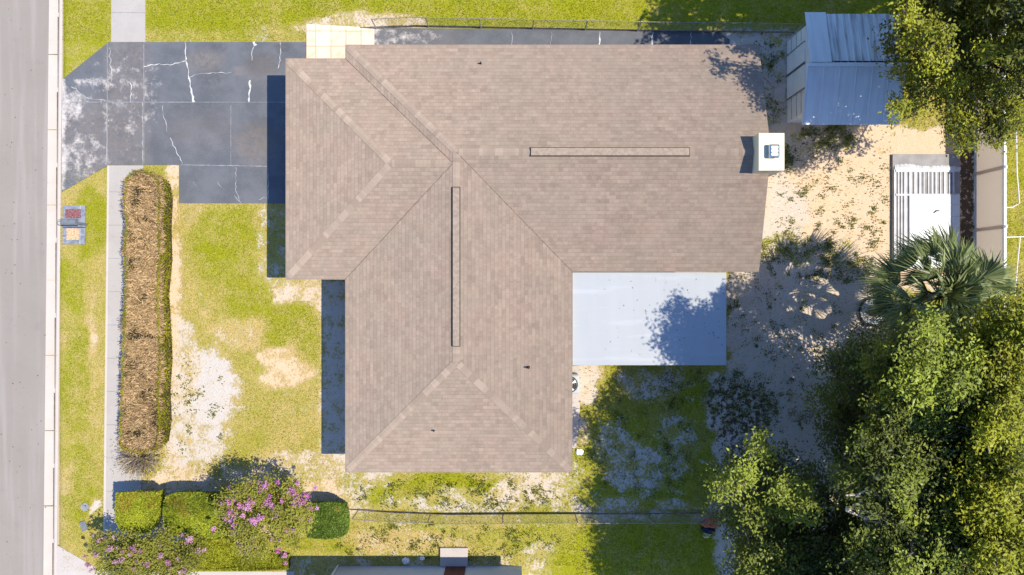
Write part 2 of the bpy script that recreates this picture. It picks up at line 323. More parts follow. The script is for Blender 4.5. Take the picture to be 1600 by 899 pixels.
def clip_cell(poly, cell):
    out = cell
    n = len(poly)
    for i in range(n):
        a, b_ = poly[i], poly[(i+1) % n]; ins = lambda p: (b_[0]-a[0])*(p[1]-a[1])-(b_[1]-a[1])*(p[0]-a[0]) >= -1e-9
        res = []
        for j in range(len(out)):
            p, q2 = out[j], out[(j+1) % len(out)]; ip, iq = ins(p), ins(q2)
            if ip: res.append(p)
            if ip != iq:
                d1 = (b_[0]-a[0])*(p[1]-a[1])-(b_[1]-a[1])*(p[0]-a[0]); d2 = (b_[0]-a[0])*(q2[1]-a[1])-(b_[1]-a[1])*(q2[0]-a[0])
                t = d1/(d1-d2); res.append((p[0]+(q2[0]-p[0])*t, p[1]+(q2[1]-p[1])*t))
        out = res
        if len(out) < 3: return None
    return out
def sheet(name, polys, z, m, cell=.25, zf=None, thick=.04, parent=None):
    """flat slab built from convex pixel polygons on the ground, gridded so it can carry wear"""
    V, Fc = [], []
    for poly in polys:
        pw = [(P(x, y).x, P(x, y).y) for x, y in poly]
        if sum(pw[i][0]*pw[(i+1) % len(pw)][1]-pw[(i+1) % len(pw)][0]*pw[i][1] for i in range(len(pw))) < 0: pw = pw[::-1]
        xs = [p[0] for p in pw]; ys = [p[1] for p in pw]
        nx_, ny_ = max(1, int((max(xs)-min(xs))/cell)), max(1, int((max(ys)-min(ys))/cell)); cx, cy = (max(xs)-min(xs))/nx_, (max(ys)-min(ys))/ny_
        for i in range(nx_):
            for j in range(ny_):
                x0, y0 = min(xs)+i*cx, min(ys)+j*cy
                c = clip_cell(pw, [(x0, y0), (x0+cx, y0), (x0+cx, y0+cy), (x0, y0+cy)])
                if c: k = len(V); V += [(a, b_, z) for a, b_ in c]; Fc.append(list(range(k, k+len(c))))
        for i in range(len(pw)):
            a, b_ = pw[i], pw[(i+1) % len(pw)]; k = len(V); V += [(a[0], a[1], z-thick), (b_[0], b_[1], z-thick), (b_[0], b_[1], z), (a[0], a[1], z)]; Fc.append([k, k+1, k+2, k+3])
    me = bpy.data.meshes.new(name); me.from_pydata(V, [], Fc)
    if zf:
        a = np.array(V); zz = zf(800+a[:, 0]*38, 449.5-a[:, 1]*38, a[:, 0], a[:, 1]); zz = np.clip(np.stack([*zz, np.ones(len(a))], -1), 0, 1)
        me.attributes.new('zones', 'FLOAT_COLOR', 'POINT').data.foreach_set('color', zz.reshape(-1).astype(np.float32))
    return link(name, me, m, parent)
def drive_z(px, py, X, Y):
    e = lambda *a, **k: ell(px, py, *a, **k)
    wear = np.maximum.reduce([.72*e(115, 165, 24, 32, s=.9), .45*e(200, 150, 70, 90, s=.8), .58*e(130, 245, 40, 45, s=.8), .8*rec(px, py, 90, 120, 106, 300, 10), .42*e(215, 120, 30, 60, s=.8), .55*e(150, 130, 40, 12, s=.8), .35*e(160, 210, 80, 60)])
    oil = np.maximum.reduce([.8*e(330, 120, 20, 16, s=.8), 1.0*e(412, 100, 26, 18, s=.6), .9*e(405, 215, 28, 26, s=.8), .6*e(275, 205, 30, 14, s=.8), .5*e(340, 140, 22, 10, s=.8), .7*e(342, 75, 14, 7), .9*e(440, 74, 14, 7), .5*e(300, 180, 60, 25, s=.9), .35*e(200, 190, 60, 60)])
    brn = np.maximum.reduce([1.0*e(320, 95, 28, 16, s=.8), .8*rec(px, py, 165, 60, 232, 262, 20), .9*e(400, 225, 34, 30, s=.8), .9*e(150, 215, 70, 60, s=.6), .7*e(375, 112, 14, 8), .55*e(410, 110, 30, 24, s=.9), .4*e(310, 205, 60, 30, s=.9)])
    return wear, oil, brn
def road_poly(o0, o1, z, name, m, wd=None):
    bm = bmesh.new(); ys = np.linspace(-400, 400, 81)
    vs_ = [[bm.verts.new((kerbx(max(-40, min(40, y)))+o, y, z_)) for o, z_ in wd] for y in ys]
    for a, b_ in zip(vs_[:-1], vs_[1:]):
        for i in range(len(a)-1): bm.faces.new((a[i], a[i+1], b_[i+1], b_[i]))
    return tag(obj(name, bm, m), kind='structure')
road_poly(0, 0, 0, 'road', M['asphalt'], [(-9.5, -.10), (-4.5, -.03), (0, -.10)])
road_poly(0, 0, 0, 'kerb', M['kerb'], [(-.02, -.16), (-.02, -.096), (.36, -.115), (.40, -.11), (.44, -.02), (.50, .012), (.60, .012), (.60, -.2)])
bm = bmesh.new()
for k in range(-9, 10):                     # kerb joints
    y = k*3.1+.3; box(bm, (kerbx(y)+.30, y, -.054), (.56, .006, .132))
tag(obj('kerb_joints', bm, M['fascia']), kind='structure')
bm = bmesh.new()
for k in range(-14, 15):
    y = k*3.1; box(bm, (kerbx(y)+.41, y+.4, -.06), (.015, 2.9, .07))
tag(obj('gutter_dirt_line', bm, M['bark']), kind='structure')
tag(sheet('driveway', [[(97, 125), (170, 66), (170, 258), (97, 300)], [(170, 66), (280, 66), (280, 258), (170, 258)], [(280, 66), (478, 66), (478, 92), (478, 318), (280, 318)], [(478, 118), (520, 118), (520, 318), (478, 318)]], .012, M['coating'], .12, drive_z), kind='structure')
tag(sheet('side_walk', [[(582, 44), (1120, 48), (1140, 62), (1140, 105), (582, 105)]], .012, M['coating'], .12,
    lambda px, py, X, Y: (np.maximum(.55*ell(px, py, 600, 60, 60, 24, s=.8), .5*ell(px, py, 665, 58, 30, 12)), .3*np.ones_like(px), .35*rec(px, py, 585, 40, 720, 80, 30))), kind='structure')
tag(sheet('footpath', [[(175, -700), (229, -700), (227, 66), (174, 66)], [(168, 259), (224, 259), (220, 900), (161, 900)]], .016, concrete('footpath_concrete', (.33, .295, .255), (.43, .385, .34), da=.3), .5), kind='structure')
tag(sheet('footpath_edge', [[(168, 259), (171, 259), (164.5, 893), (161, 893)]], .022, M['kerb'], .5), kind='structure')
tag(sheet('neighbour_driveway', [[(89, 852), (160, 893), (160, 1100), (80, 1100)], [(160, 893), (460, 893), (460, 1100), (160, 1100)]], .010, M['concrete'], .5), kind='structure')
tag(sheet('paved_patio', [[(479, 38), (585, 44), (585, 105), (479, 92)]], .020, M['pavers'], .5), kind='structure')
bm = bmesh.new()
for y in list(range(-200, 60, 44)): a, b_ = P(175, y, .018), P(228, y, .018); box(bm, ((a.x+b_.x)/2, a.y, .017), (1.40, .02, .008))
for y in range(300, 880, 52): a = P(192, y, .018); box(bm, (a.x, a.y, .017), (1.46, .02, .008))
for x in (225, 168): a, b_ = P(x, 68), P(x, 256); box(bm, (a.x, (a.y+b_.y)/2, .013), (.025, a.y-b_.y, .008))
a, b_ = P(110, 160), P(300, 160); box(bm, ((a.x+b_.x)/2, a.y, .013), (b_.x-a.x, .03, .008))
a, b_ = P(300, 160), P(500, 160); box(bm, ((a.x+b_.x)/2, a.y, .013), (b_.x-a.x, .015, .008))
tag(obj('paving_joints', bm, M['galv']), kind='structure')
# white filled cracks in the drive
bm = bmesh.new()
def crack(pts, wid, z=.019, jit=.03):
    wid *= .62 if wid < .07 else .8
    q = []
    for (x0, y0), (x1, y1) in zip(pts[:-1], pts[1:]):
        n = max(2, int(math.hypot(x1-x0, y1-y0)/4))
        for i in range(n): q.append(P(x0+(x1-x0)*i/n, y0+(y1-y0)*i/n))
    q.append(P(*pts[-1])); pv = None
    for i, c in enumerate(q):
        d = (q[min(i+1, len(q)-1)]-q[max(i-1, 0)]).normalized(); nn = Vector((-d.y, d.x, 0)); o = random.uniform(-jit, jit); wd = wid*random.uniform(.15, 1.2)/2
        a = bm.verts.new((c.x+nn.x*(o+wd), c.y+nn.y*(o+wd), z)); e = bm.verts.new((c.x+nn.x*(o-wd), c.y+nn.y*(o-wd), z))
        if pv: bm.faces.new((pv[0], pv[1], e, a))
        pv = (a, e)
crack([(290, 67), (292, 100), (296, 122)], .075); crack([(296, 122), (299, 140), (303, 160)], .13); crack([(398, 67), (395, 80), (393, 95)], .04); crack([(396, 66), (399, 72)], .16); crack([(391, 126), (390, 160)], .10)
crack([(225, 104), (245, 101), (270, 101), (292, 96)], .055); crack([(297, 121), (305, 116), (320, 114), (362, 114)], .035); crack([(439, 67), (438, 95), (434, 107)], .035)
crack([(254, 166), (257, 185), (262, 206)], .03); crack([(266, 216), (275, 235), (286, 257)], .04); crack([(361, 165), (361, 258)], .012, jit=.005); crack([(282, 258), (419, 260)], .018, jit=.008)
crack([(369, 262), (369, 296), (376, 317)], .02); crack([(367, 305), (376, 317)], .04); crack([(419, 262), (419, 320)], .045); crack([(404, 312), (412, 309), (419, 309)], .02); crack([(112, 135), (135, 152), (165, 158)], .03, jit=.04)
crack([(171, 75), (174, 110), (176, 128)], .03, jit=.05); crack([(206, 130), (203, 160)], .06, jit=.06); pass
crack([(167, 160), (167, 258)], .018, jit=.01); crack([(223, 160), (223, 258)], .022, jit=.01); pass
crack([(302, 285), (308, 292)], .02); crack([(340, 284), (346, 294)], .02)
for x, w_ in ((1020, .08), (938, .09), (862, .02), (1080, .05)): crack([(x, 50), (x-2, 74)], w_)
crack([(800, 50), (800, 80)], .02)
tag(obj('white_crack_fill', bm, M['crack']), kind='structure')
bm = bmesh.new()
for _ in range(90):
    c = P(random.uniform(0, 70), random.uniform(0, 899)); c.z = -.07 if c.x > -20 else -.06
    bmesh.ops.create_icosphere(bm, subdivisions=1, radius=random.uniform(.01, .03), matrix=__import__('mathutils').Matrix.Translation((c.x, c.y, -.10+.07*min(1, (kerbx(c.y)-c.x)/4.5))))
tag(obj('road_grit', bm, M['bark']), 'dark specks of grit scattered on the grey asphalt road', 'grit', kind='stuff')

# ------------------------------------------------------------------ grass blades and weeds
def blades(n, box_, seed):
    r = np.random.default_rng(seed); x0, y0 = P(*box_[:2]).xy; x1, y1 = P(*box_[2:]).xy
    X = r.uniform(x0, x1, n); Y = r.uniform(y1, y0, n); z = zones(X, Y); px = 800+X*38; py = 449.5-Y*38
    nn = fbm(X, Y, 1.8, 5)*.5+vnoise(X, Y, 7, 8)*.5
    keep = (z[0]+(nn-.5)*2 > .62)
    for a in ((93, 64, 480, 262), (278, 250, 520, 320), (-500, -100, 98, 1000), (172, -100, 230, 70), (163, 255, 226, 1000), (478, 36, 586, 110), (582, 43, 1142, 110), (500, 100, 1115, 430), (556, 420, 865, 712), (90, 893, 470, 1000), (530, 884, 900, 1000)):
        keep &= ~((px > a[0]) & (px < a[2]) & (py > a[1]) & (py < a[3]))
    return X[keep], Y[keep], z[1][keep]
X, Y, D = blades(330000, (60, -40, 1640, 940), 11)
n = len(X); L = rng.uniform(.05, .11, n); az = rng.uniform(0, 2*np.pi, n); tl = rng.uniform(.3, 1.1, n)
dx, dy, dzz = np.cos(az)*np.sin(tl)*L, np.sin(az)*np.sin(tl)*L, np.cos(tl)*L*.7; ww = .011
V = np.stack([np.stack([X-np.sin(az)*ww, Y+np.cos(az)*ww, np.full(n, -.01)], 1), np.stack([X+np.sin(az)*ww, Y-np.cos(az)*ww, np.full(n, -.01)], 1), np.stack([X+dx, Y+dy, dzz], 1)], 1)
M['grass'] = leafmat('grass_blades', (.20, .235, .003), (.62, .47, .10), .3)
vv = np.clip(D*1.0+rng.normal(0, .18, n)+(fbm(X, Y, .5, 31)-.5)*.9, 0, 1)
tag(npmesh('grass', V, 3, M['grass'], None, vv), 'short green and straw coloured lawn grass around the house', 'grass', kind='stuff')
M['weed'] = leafmat('weed_leaves', (.06, .075, .012), (.24, .24, .04), .3)
def weeds(spots):
    cs = []
    for px, py, rx, ry, n in spots:
        for _ in range(n):
            t = random.uniform(0, 6.3); q_ = math.sqrt(random.random()); c = P(px+rx*q_*math.cos(t), py+ry*q_*math.sin(t)); k = random.randint(8, 26); s = random.uniform(.04, .15)
            cs.append(np.array([c.x, c.y, .03])+rng.normal(size=(k, 3))*[s, s, .03])
    c = np.concatenate(cs); c[:, 2] = np.abs(c[:, 2])+.01; return c
c = weeds([(1240, 388, 52, 20, 30), (1205, 402, 22, 20, 14), (1225, 245, 14, 18, 22), (1300, 215, 36, 16, 34), (1310, 398, 28, 26, 30), (1345, 415, 22, 16, 14), (1290, 435, 50, 12, 20), (1250, 300, 50, 70, 30), (1350, 280, 45, 60, 16), (1330, 330, 60, 70, 20),
    (1190, 150, 30, 60, 30), (1180, 90, 45, 25, 36), (1200, 480, 60, 70, 26), (1250, 520, 80, 60, 26), (1280, 185+20, 50, 10, 14), (1160, 630, 50, 50, 80), (1080, 610, 80, 30, 40), (310, 640, 45, 90, 22), (1115, 95+20, 6, 6, 0), (1000, 700, 90, 80, 60), (720, 775, 170, 26, 90), (690, 845, 190, 30, 80), (1210, 640, 60, 60, 40), (1330, 430, 60, 14, 20), (1345, 350, 40, 40, 10), (1385, 430, 20, 30, 10)])
tag(npmesh('weeds', leafV(c, rng.uniform(.05, .1, len(c)), rng.uniform(.03, .05, len(c)), 1.5), 4, M['weed'], None, rng.random(len(c))), 'low dark green weeds scattered over the bare sand', 'weeds', kind='stuff')

# ------------------------------------------------------------------ the house
S, Z0 = .285, 2.45
xW, xE, yN, yS, ySS, xG = -6.27, 2.27, 9.13, .59, -6.95, 9.28
gW, gN, gS = -8.51, 8.615, .30
hs = 4.27; rx_, ry_ = -2.0, 4.86; gh = (gN-gS)/2; gy_ = (gN+gS)/2
zr, zg = Z0+S*hs, Z0+S*gh
house = thing('house', 'large cream house under a brown shingle roof in the middle of the plot', 'house', (0, 0, 0))
def gz(X, Y):  # height helper by plane name
    return
polys = [([(xW, yN), (xG, yN), (xG, ry_), (rx_, ry_)], (0, 1, yN)), ([(rx_, ry_), (xG, ry_), (xG, yS), (xE, yS)], (0, -1, -yS)),
         ([(xE, yS), (xE, ySS), (rx_, ySS+hs), (rx_, ry_)], (1, 0, xE)), ([(xW, ySS), (xE, ySS), (rx_, ySS+hs)], (0, -1, -ySS)),
         ([(xW, ySS), (rx_, ySS+hs), (rx_, ry_), (xW, yN), (xW, gN), (xW+gh, gy_), (xW, gS)], (-1, 0, -xW)),
         ([(gW, gS), (xW, gS), (xW+gh, gy_), (gW+gh, gy_)], (0, -1, -gS)), ([(gW, gN), (gW+gh, gy_), (xW+gh, gy_), (xW, gN)], (0, 1, gN)),
         ([(gW, gN), (gW, gS), (gW+gh, gy_)], (-1, 0, -gW))]
bm = bmesh.new(); uvl = bm.loops.layers.uv.new('UVMap')
for pi, (poly, (a, b_, e)) in enumerate(polys):
    vv_ = [bm.verts.new((x, y, Z0+S*(e-(a*x+b_*y)))) for x, y in poly]; f = bm.faces.new(vv_)
    if f.normal.z < 0 or True:
        f.normal_update()
        if f.normal.z < 0: f.normal_flip()
    for lp in f.loops:
        x, y, _ = lp.vert.co; lp[uvl].uv = (a*y-b_*x+pi*13.7+50, (e-(a*x+b_*y))*math.sqrt(1+S*S)+20)
me = bpy.data.meshes.new('roof'); bm.to_mesh(me); bm.free(); roof = link('roof', me, M['shingle'], house)
# ridge and hip caps, closed valley strips
capV, capc = [], []
def caps(A, B, hip, z_=.010, wd=.13, step=.143, t0=0):
    capV, capc = [], []
    A, B = Vector(A), Vector(B); A = A+(B-A).normalized()*(.16 if hip else .02); d = B-A; L = d.length; d.normalize(); pl = Vector((-d.y, d.x, 0)).normalized(); drop = S*wd*(.7071 if hip else 1)
    n = int(L/step); col = .5
    for i in range(n):
        a = A+d*i*step; b_ = A+d*min(L, (i+1.15)*step); col = random.choice([.2, .4, .5, .55, .6, .7, .85]) if random.random() < .75 else col
        for s in (1, -1):
            q = [a+Vector((0, 0, z_+.006)), b_+Vector((0, 0, z_)), b_+pl*s*wd+Vector((0, 0, z_-drop)), a+pl*s*wd+Vector((0, 0, z_-drop+.006))]
            capV.append([list(v) for v in (q if s < 0 else q[::-1])]); capc.append(col)
    npmesh('ridge_cap', np.array(capV), 4, M['cap'], roof, capc)
caps((xG, ry_, zr), (rx_, ry_, zr), 0); caps((rx_, ySS+hs, zr), (rx_, ry_, zr), 0); caps((xW, ySS, Z0), (rx_, ySS+hs, zr), 1); caps((xE, ySS, Z0), (rx_, ySS+hs, zr), 1)
caps((xW, yN, Z0), (rx_, ry_, zr), 1); caps((gW, gN, Z0), (gW+gh, gy_, zg), 1); caps((gW, gS, Z0), (gW+gh, gy_, zg), 1); caps((gW+gh, gy_, zg), (xW+gh-.1, gy_, zg), 0)
bm = bmesh.new()
for A, B in (((xE, yS, Z0), (rx_, ry_, zr)), ((xW, gS, Z0), (xW+gh, gy_, zg)), ((xW, gN, Z0), (xW+gh, gy_, zg))):
    A, B = Vector(A)+Vector((0, 0, .006)), Vector(B)+Vector((0, 0, .006)); d = (B-A).normalized(); pl = Vector((-d.y, d.x, 0)).normalized()*.012; up = Vector((0, 0, .005))
    bm.faces.new([bm.verts.new(v) for v in (A-pl+up, A+pl+up, B+pl+up, B-pl+up)])
obj('valley_line', bm, M['bark'], roof)
def vent(c, sx, sy):
    bm = bmesh.new(); box(bm, (c[0], c[1], zr+.022), (sx, sy, .085), top=(sx-.03, sy-.03)); o = obj('ridge_vent', bm, M['vent'], roof)
    bm = bmesh.new(); box(bm, (c[0], c[1], zr-.01), (sx+.034, sy+.034, .06)); return obj('vent_gap', bm, M['dark'], roof)
ya, yb = P(714, 541, zr).y, P(714, 293, zr).y; vent((rx_, (ya+yb)/2), .26, yb-ya)
xa, xb = P(829, 239, zr).x, P(1077, 239, zr).x; vent(((xa+xb)/2, ry_), xb-xa, .29)
for px, py, h in ((751, 99, 2.72), (826, 575, 3.12), (678, 673, 2.95)):
    bm = bmesh.new(); c = P(px, py, h); disc(bm, c, .032, h-.35, h+.10, 10); disc(bm, c, .06, h-.2, h-.02, 10, .04); obj('vent_pipe', bm, M['dark'], roof)
eave = [(gW, gS), (xW, gS), (xW, ySS), (xE, ySS), (xE, yS), (xG, yS), (xG, yN), (xW, yN), (xW, gN), (gW, gN)]
bm = bmesh.new(); prism(bm, eave, Z0-.15, Z0-.006); obj('fascia', bm, M['fascia'], house)
e = .55; wall = [(gW+e, gS+e), (xW+e, gS+e), (xW+e, ySS+e), (xE-e, ySS+e), (xE-e, yS+e), (xG-.3, yS+e), (xG-.3, yN-e), (xW+e, yN-e), (xW+e, gN-e), (gW+e, gN-e)]
bm = bmesh.new(); prism(bm, wall, -.1, Z0-.152)
for X_ in (xG-.3,):
    f1 = [(X_, yS+.3, Z0), (X_, yN-.3, Z0), (X_, ry_, zr-.09)]; f2 = [(X_-.1, y, z) for _, y, z in f1]
    a = [bm.verts.new(v) for v in f1]; b_ = [bm.verts.new(v) for v in f2]; bm.faces.new(a); bm.faces.new(b_[::-1])
obj('wall', bm, M['cream'], house)
bm = bmesh.new()
for s, ye in ((1, yN), (-1, yS)):
    tube(bm, [(xG-.03, ye-s*.02, Z0-.08), (xG-.03, ry_, zr-.09)], .06, 4)
obj('rake_board', bm, M['fascia'], house)
def window(x, y, wd, ht, ax, zc=1.4):
    bm = bmesh.new(); d = .06
    for o, sz in (((0, ht/2), (wd+.12, .07)), ((0, -ht/2), (wd+.12, .07)), ((wd/2, 0), (.07, ht)), ((-wd/2, 0), (.07, ht)), ((0, 0), (wd, .035))):
        c = (x, y+o[0], zc+o[1]) if ax == 'x' else (x+o[0], y, zc+o[1]); s_ = (d, sz[0], sz[1]) if ax == 'x' else (sz[0], d, sz[1]); box(bm, c, s_)
    f = obj('window', bm, M['white'], house)
    bm = bmesh.new(); box(bm, (x, y, zc), (.02, wd, ht) if ax == 'x' else (wd, .02, ht)); obj('pane', bm, M['glass'], f)
for y in (-5.2, -2.4): window(xW+e-.02, y, 1.5, 1.2, 'x')
for x in (-4.5, -.2): window(x, ySS+e-.02, 1.2, 1.1, 'y')
for x in (-3, 0, 3, 6.2): window(x, yN-e+.02, 1.2, .9, 'y', 1.5)
for y in (-4.8, -2.3): window(xE-e+.02, y, 1.2, 1.1, 'x')
for y in (2.6, 7.2): window(xG-.28, y, 1.2, 1.1, 'x')
bm = bmesh.new(); box(bm, (gW+e-.03, 4.4, 1.08), (.06, 4.9, 2.14))
gd = obj('garage_door', bm, M['white'], house); bm = bmesh.new()
for z in (.53, 1.06, 1.59): box(bm, (gW+e-.063, 4.4, z), (.012, 4.86, .02))
obj('door_groove', bm, M['grey'], gd)
bm = bmesh.new(); box(bm, (4.6, yS+e-.03, 1.04), (1.9, .06, 2.06)); sdoor = obj('sliding_door', bm, M['white'], house)
for k in (-.45, .45):
    bm = bmesh.new(); box(bm, (4.6+k, yS+e-.064, 1.04), (.78, .014, 1.86)); obj('pane', bm, M['glass'], sdoor)
bm = bmesh.new(); box(bm, (xW+e-.03, -.6, 1.02), (.06, .92, 2.03)); fd = obj('front_door', bm, M['brown'], house)
bm = bmesh.new(); bmesh.ops.create_uvsphere(bm, u_segments=8, v_segments=6, radius=.035); bmesh.ops.translate(bm, verts=bm.verts, vec=(xW+e-.09, -.28, 1.0)); obj('handle', bm, M['steel'], fd)
# chimney chase on the east gable
cx0, cx1, cy0, cy1, cz = 8.655, 9.57, 4.10, 5.43, 4.16
bm = bmesh.new(); box(bm, ((cx0+cx1)/2, (cy0+cy1)/2, (cz-.05)/2), (cx1-cx0-.03, cy1-cy0-.03, cz-.05)); ch = obj('chimney', bm, M['chim'], house)
bm = bmesh.new(); box(bm, ((cx0+cx1)/2, (cy0+cy1)/2, cz-.02), (cx1-cx0, cy1-cy0, .07), top=(cx1-cx0-.02, cy1-cy0-.02)); obj('chimney_top', bm, plain('cream_metal_top', (.66, .60, .42), .5, .03, 2), ch)
fc = P(1210, 236, cz+.2)
bm = bmesh.new(); box(bm, (fc.x, fc.y, cz+.08), (.26, .34, .16), bev=.05); obj('flue_collar', bm, M['dark'], ch)
bm = bmesh.new(); box(bm, (fc.x, fc.y, cz+.2), (.42, .52, .09), top=(.30, .40), bev=.035); obj('flue_cap', bm, M['steel'], ch)
bm = bmesh.new()
for s in (-1, 1):
    tube(bm, [(fc.x-.14, fc.y+s*.06, cz+.252), (fc.x+.14, fc.y+s*.06, cz+.252)], .012, 5)
obj('flue_rib', bm, M['dark'], ch)

# patio cover, its posts and slab
x0, x1, y1_, y0_ = xE+.012, P(1135, 571, 2.3).x, yS-.015, P(1135, 571, 2.3).y
pc = thing('patio_cover', 'flat white panel patio roof in the inner corner of the brown shingle roof', 'patio cover', (x1, y0_, 0))
bm = bmesh.new(); box(bm, ((x0+x1)/2, (y0_+y1_)/2, 2.26), (x1-x0, y1_-y0_, .09), bev=.012); rf = obj('roof_panel', bm, M['pan'], pc)
bm = bmesh.new()
for k in range(1, 5): x = x0+(x1-x0)*k/5; box(bm, (x, (y0_+y1_)/2, 2.305), (.006, y1_-y0_-.06, .003))
obj('panel_seam', bm, M['pan'], rf)
for k in range(4):
    bm = bmesh.new(); box(bm, (x0+.2+(x1-x0-.4)*k/3, y0_+.12, 1.11), (.09, .09, 2.2)); obj('post', bm, M['white'], pc)
pcx = [( (x0+.1)*38+800, 449.5-y1_*38-10), (x1*38+795, 449.5-y1_*38-10), (x1*38+795, 449.5-y0_*38-4), ((x0+.1)*38+800, 449.5-y0_*38-4)]
tag(sheet('patio_slab', [pcx], .03, M['concrete'], 1), kind='structure')
tag(sheet('pad', [[(870, 572), (906, 572), (906, 640), (900, 700), (870, 700)]], .02, M['concrete'], .5), kind='structure')

# air conditioner
acc = P(890, 601, .8)
ac = thing('air_conditioner', 'grey round-fan air conditioner beside the east wall near the patio', 'air conditioner', (acc.x, acc.y, 0))
bm = bmesh.new(); box(bm, (acc.x, acc.y, .4), (.78, .78, .76), bev=.06); obj('cabinet', bm, plain('ac_grey', (.42, .43, .43), .5, .08, 5), ac)
bm = bmesh.new(); disc(bm, acc, .33, .76, .80, 28); fg = obj('fan_grille', bm, M['dark'], ac)
bm = bmesh.new()
for r_ in (.12, .2, .28, .34): tube(bm, [(acc.x+r_*math.cos(t), acc.y+r_*math.sin(t), .815) for t in [i*math.pi/12 for i in range(25)]], .006, 4)
obj('guard_ring', bm, M['galv'], fg)
for k in range(4):
    t = k*math.pi/2+.5; bm = bmesh.new(); a = (acc.x+.06*math.cos(t), acc.y+.06*math.sin(t), .806)
    b1 = (acc.x+.29*math.cos(t-.22), acc.y+.29*math.sin(t-.22), .806); b2 = (acc.x+.29*math.cos(t+.22), acc.y+.29*math.sin(t+.22), .809)
    vs3 = [bm.verts.new(v) for v in (a, b1, b2)]; vt = [bm.verts.new((v[0], v[1], v[2]+.006)) for v in (a, b1, b2)]; bm.faces.new(vs3); bm.faces.new(vt[::-1])
    for i in range(3): bm.faces.new((vs3[i], vs3[(i+1) % 3], vt[(i+1) % 3], vt[i]))
    obj('fan_blade', bm, M['white'], fg)

# neighbouring house, only its shaded wall reaches into the photo
nb = thing('neighbour_house', 'white walled neighbouring house with a brown door at the bottom edge', 'house', (-3, -15, 0))
wy = P(0, 885).y; wx0, wx1 = P(530, 0).x, P(815, 0).x
bm = bmesh.new(); box(bm, ((wx0+wx1)/2, wy-4, 1.15), (wx1-wx0, 8, 2.4)); obj('wall', bm, plain('pale_grey_stucco', (.52, .55, .58), .8, .04, 2), nb)
ex0, ex1, ey0, ey1 = wx0-.6, wx1+.66, wy+.32, wy-8.6
bm = bmesh.new(); prism(bm, [(ex0, ey1), (ex1, ey1), (ex1, ey0), (ex0, ey0)], 2.36, 2.45); ym = (ey0+ey1)/2
v = [bm.verts.new(q_) for q_ in ((ex0, ey1, 2.452), (ex1, ey1, 2.452), (ex1, ey0, 2.452), (ex0, ey0, 2.452), (ex0+4, ym, 3.8), (ex1-4, ym, 3.8))]
for f in ((0, 1, 5, 4), (2, 3, 4, 5), (1, 2, 5), (3, 0, 4)): bm.faces.new([v[i] for i in f])
obj('roof', bm, M['vent'], nb)
dx0, dx1 = P(697, 0).x, P(728, 0).x
bm = bmesh.new(); box(bm, ((dx0+dx1)/2, wy+.02, 1.03), (dx1-dx0, .05, 2.02)); d_ = obj('door', bm, M['brown'], nb)
bm = bmesh.new(); box(bm, ((dx0+dx1)/2, wy+.05, 1.5), (.46, .02, .6)); obj('pane', bm, M['glass'], d_)
bm = bmesh.new(); tube(bm, [(wx0-.04, wy+.04, 0), (wx0-.04, wy+.04, 2.3)], .045, 6); obj('downpipe', bm, M['white'], nb)
bm = bmesh.new()
for x in (-5.4, -.3):
    bm = bmesh.new()
    for o, sz in (((0, .5), (1.1, .06)), ((0, -.5), (1.1, .06)), ((.52, 0), (.06, 1)), ((-.52, 0), (.06, 1))): box(bm, (x+o[0], wy+.02, 1.6+o[1]), (sz[0], .05, sz[1]))
    wf = obj('window', bm, M['white'], nb); bm = bmesh.new(); box(bm, (x, wy+.01, 1.6), (1.0, .03, .98)); obj('pane', bm, M['glass'], wf)
a, b_ = P(688, 855), P(731, 884); bm = bmesh.new(); box(bm, ((a.x+b_.x)/2, (a.y+b_.y)/2+.0, .05), (b_.x-a.x, a.y-b_.y, .14), bev=.01)
tag(obj('door_step', bm, M['concrete']), 'square concrete step in front of the brown neighbour door', 'step')

# ------------------------------------------------------------------ shed
sh = thing('shed', 'white metal garden shed with streaked gable roof under the tree', 'shed', (P(1320, 130).x, P(1320, 130).y, 0))
EH, RH = 1.85, 2.35
A1, A2 = P(1253, 195, EH), P(1256, 22, EH); xR = 14.9; rA = P(1262, 98, RH); ysh, ynh = A1.y, A2.y; yr = rA.y
wX = P(1230, 100).x; ws0, ws1 = P(0, 192).y, P(0, 66).y
bm = bmesh.new(); f = [(ws0, -.02), (ws1, -.02), (ws1, EH-.05), (yr, RH-.08), (ws0, EH-.05)]
for X_ in (wX, xR-.15):
    pass
a = [bm.verts.new((wX, y, z)) for y, z in f]; b_ = [bm.verts.new((xR-.15, y, z)) for y, z in f]
for i in range(5): bm.faces.new((a[i], a[(i+1) % 5], b_[(i+1) % 5], b_[i]))
bm.faces.new(a[::-1]); bm.faces.new(b_); obj('wall', bm, M['shed'], sh)
def roofside(ye, name, m, nrib, x0_, slab=.02):
    bm = bmesh.new(); d = [(x0_, ye, EH), (xR, ye, EH), (xR, yr, RH), (x0_, yr, RH)]
    lo = [bm.verts.new((x, y, z-slab)) for x, y, z in d]; hi = [bm.verts.new(v_) for v_ in d]; bm.faces.new(lo[::-1]); bm.faces.new(hi)
    for i in range(4): bm.faces.new((lo[i], lo[(i+1) % 4], hi[(i+1) % 4], hi[i]))
    o = obj(name, bm, m, sh); bm = bmesh.new()
    for k in range(nrib+1):
        x = x0_+.03+(xR-x0_-.06)*k/nrib; n_ = .02; q = [(x-n_, ye), (x+n_, ye), (x+n_, yr), (x-n_, yr)]
        lo = [bm.verts.new((p[0], p[1], (EH if p[1] == ye else RH))) for p in q]; hi = [bm.verts.new((p[0], p[1], (EH if p[1] == ye else RH)+.028)) for p in q]
        bm.faces.new(hi)
        for i in range(4): bm.faces.new((lo[i], lo[(i+1) % 4], hi[(i+1) % 4], hi[i]))
    obj('roof_rib', bm, m, o); return o
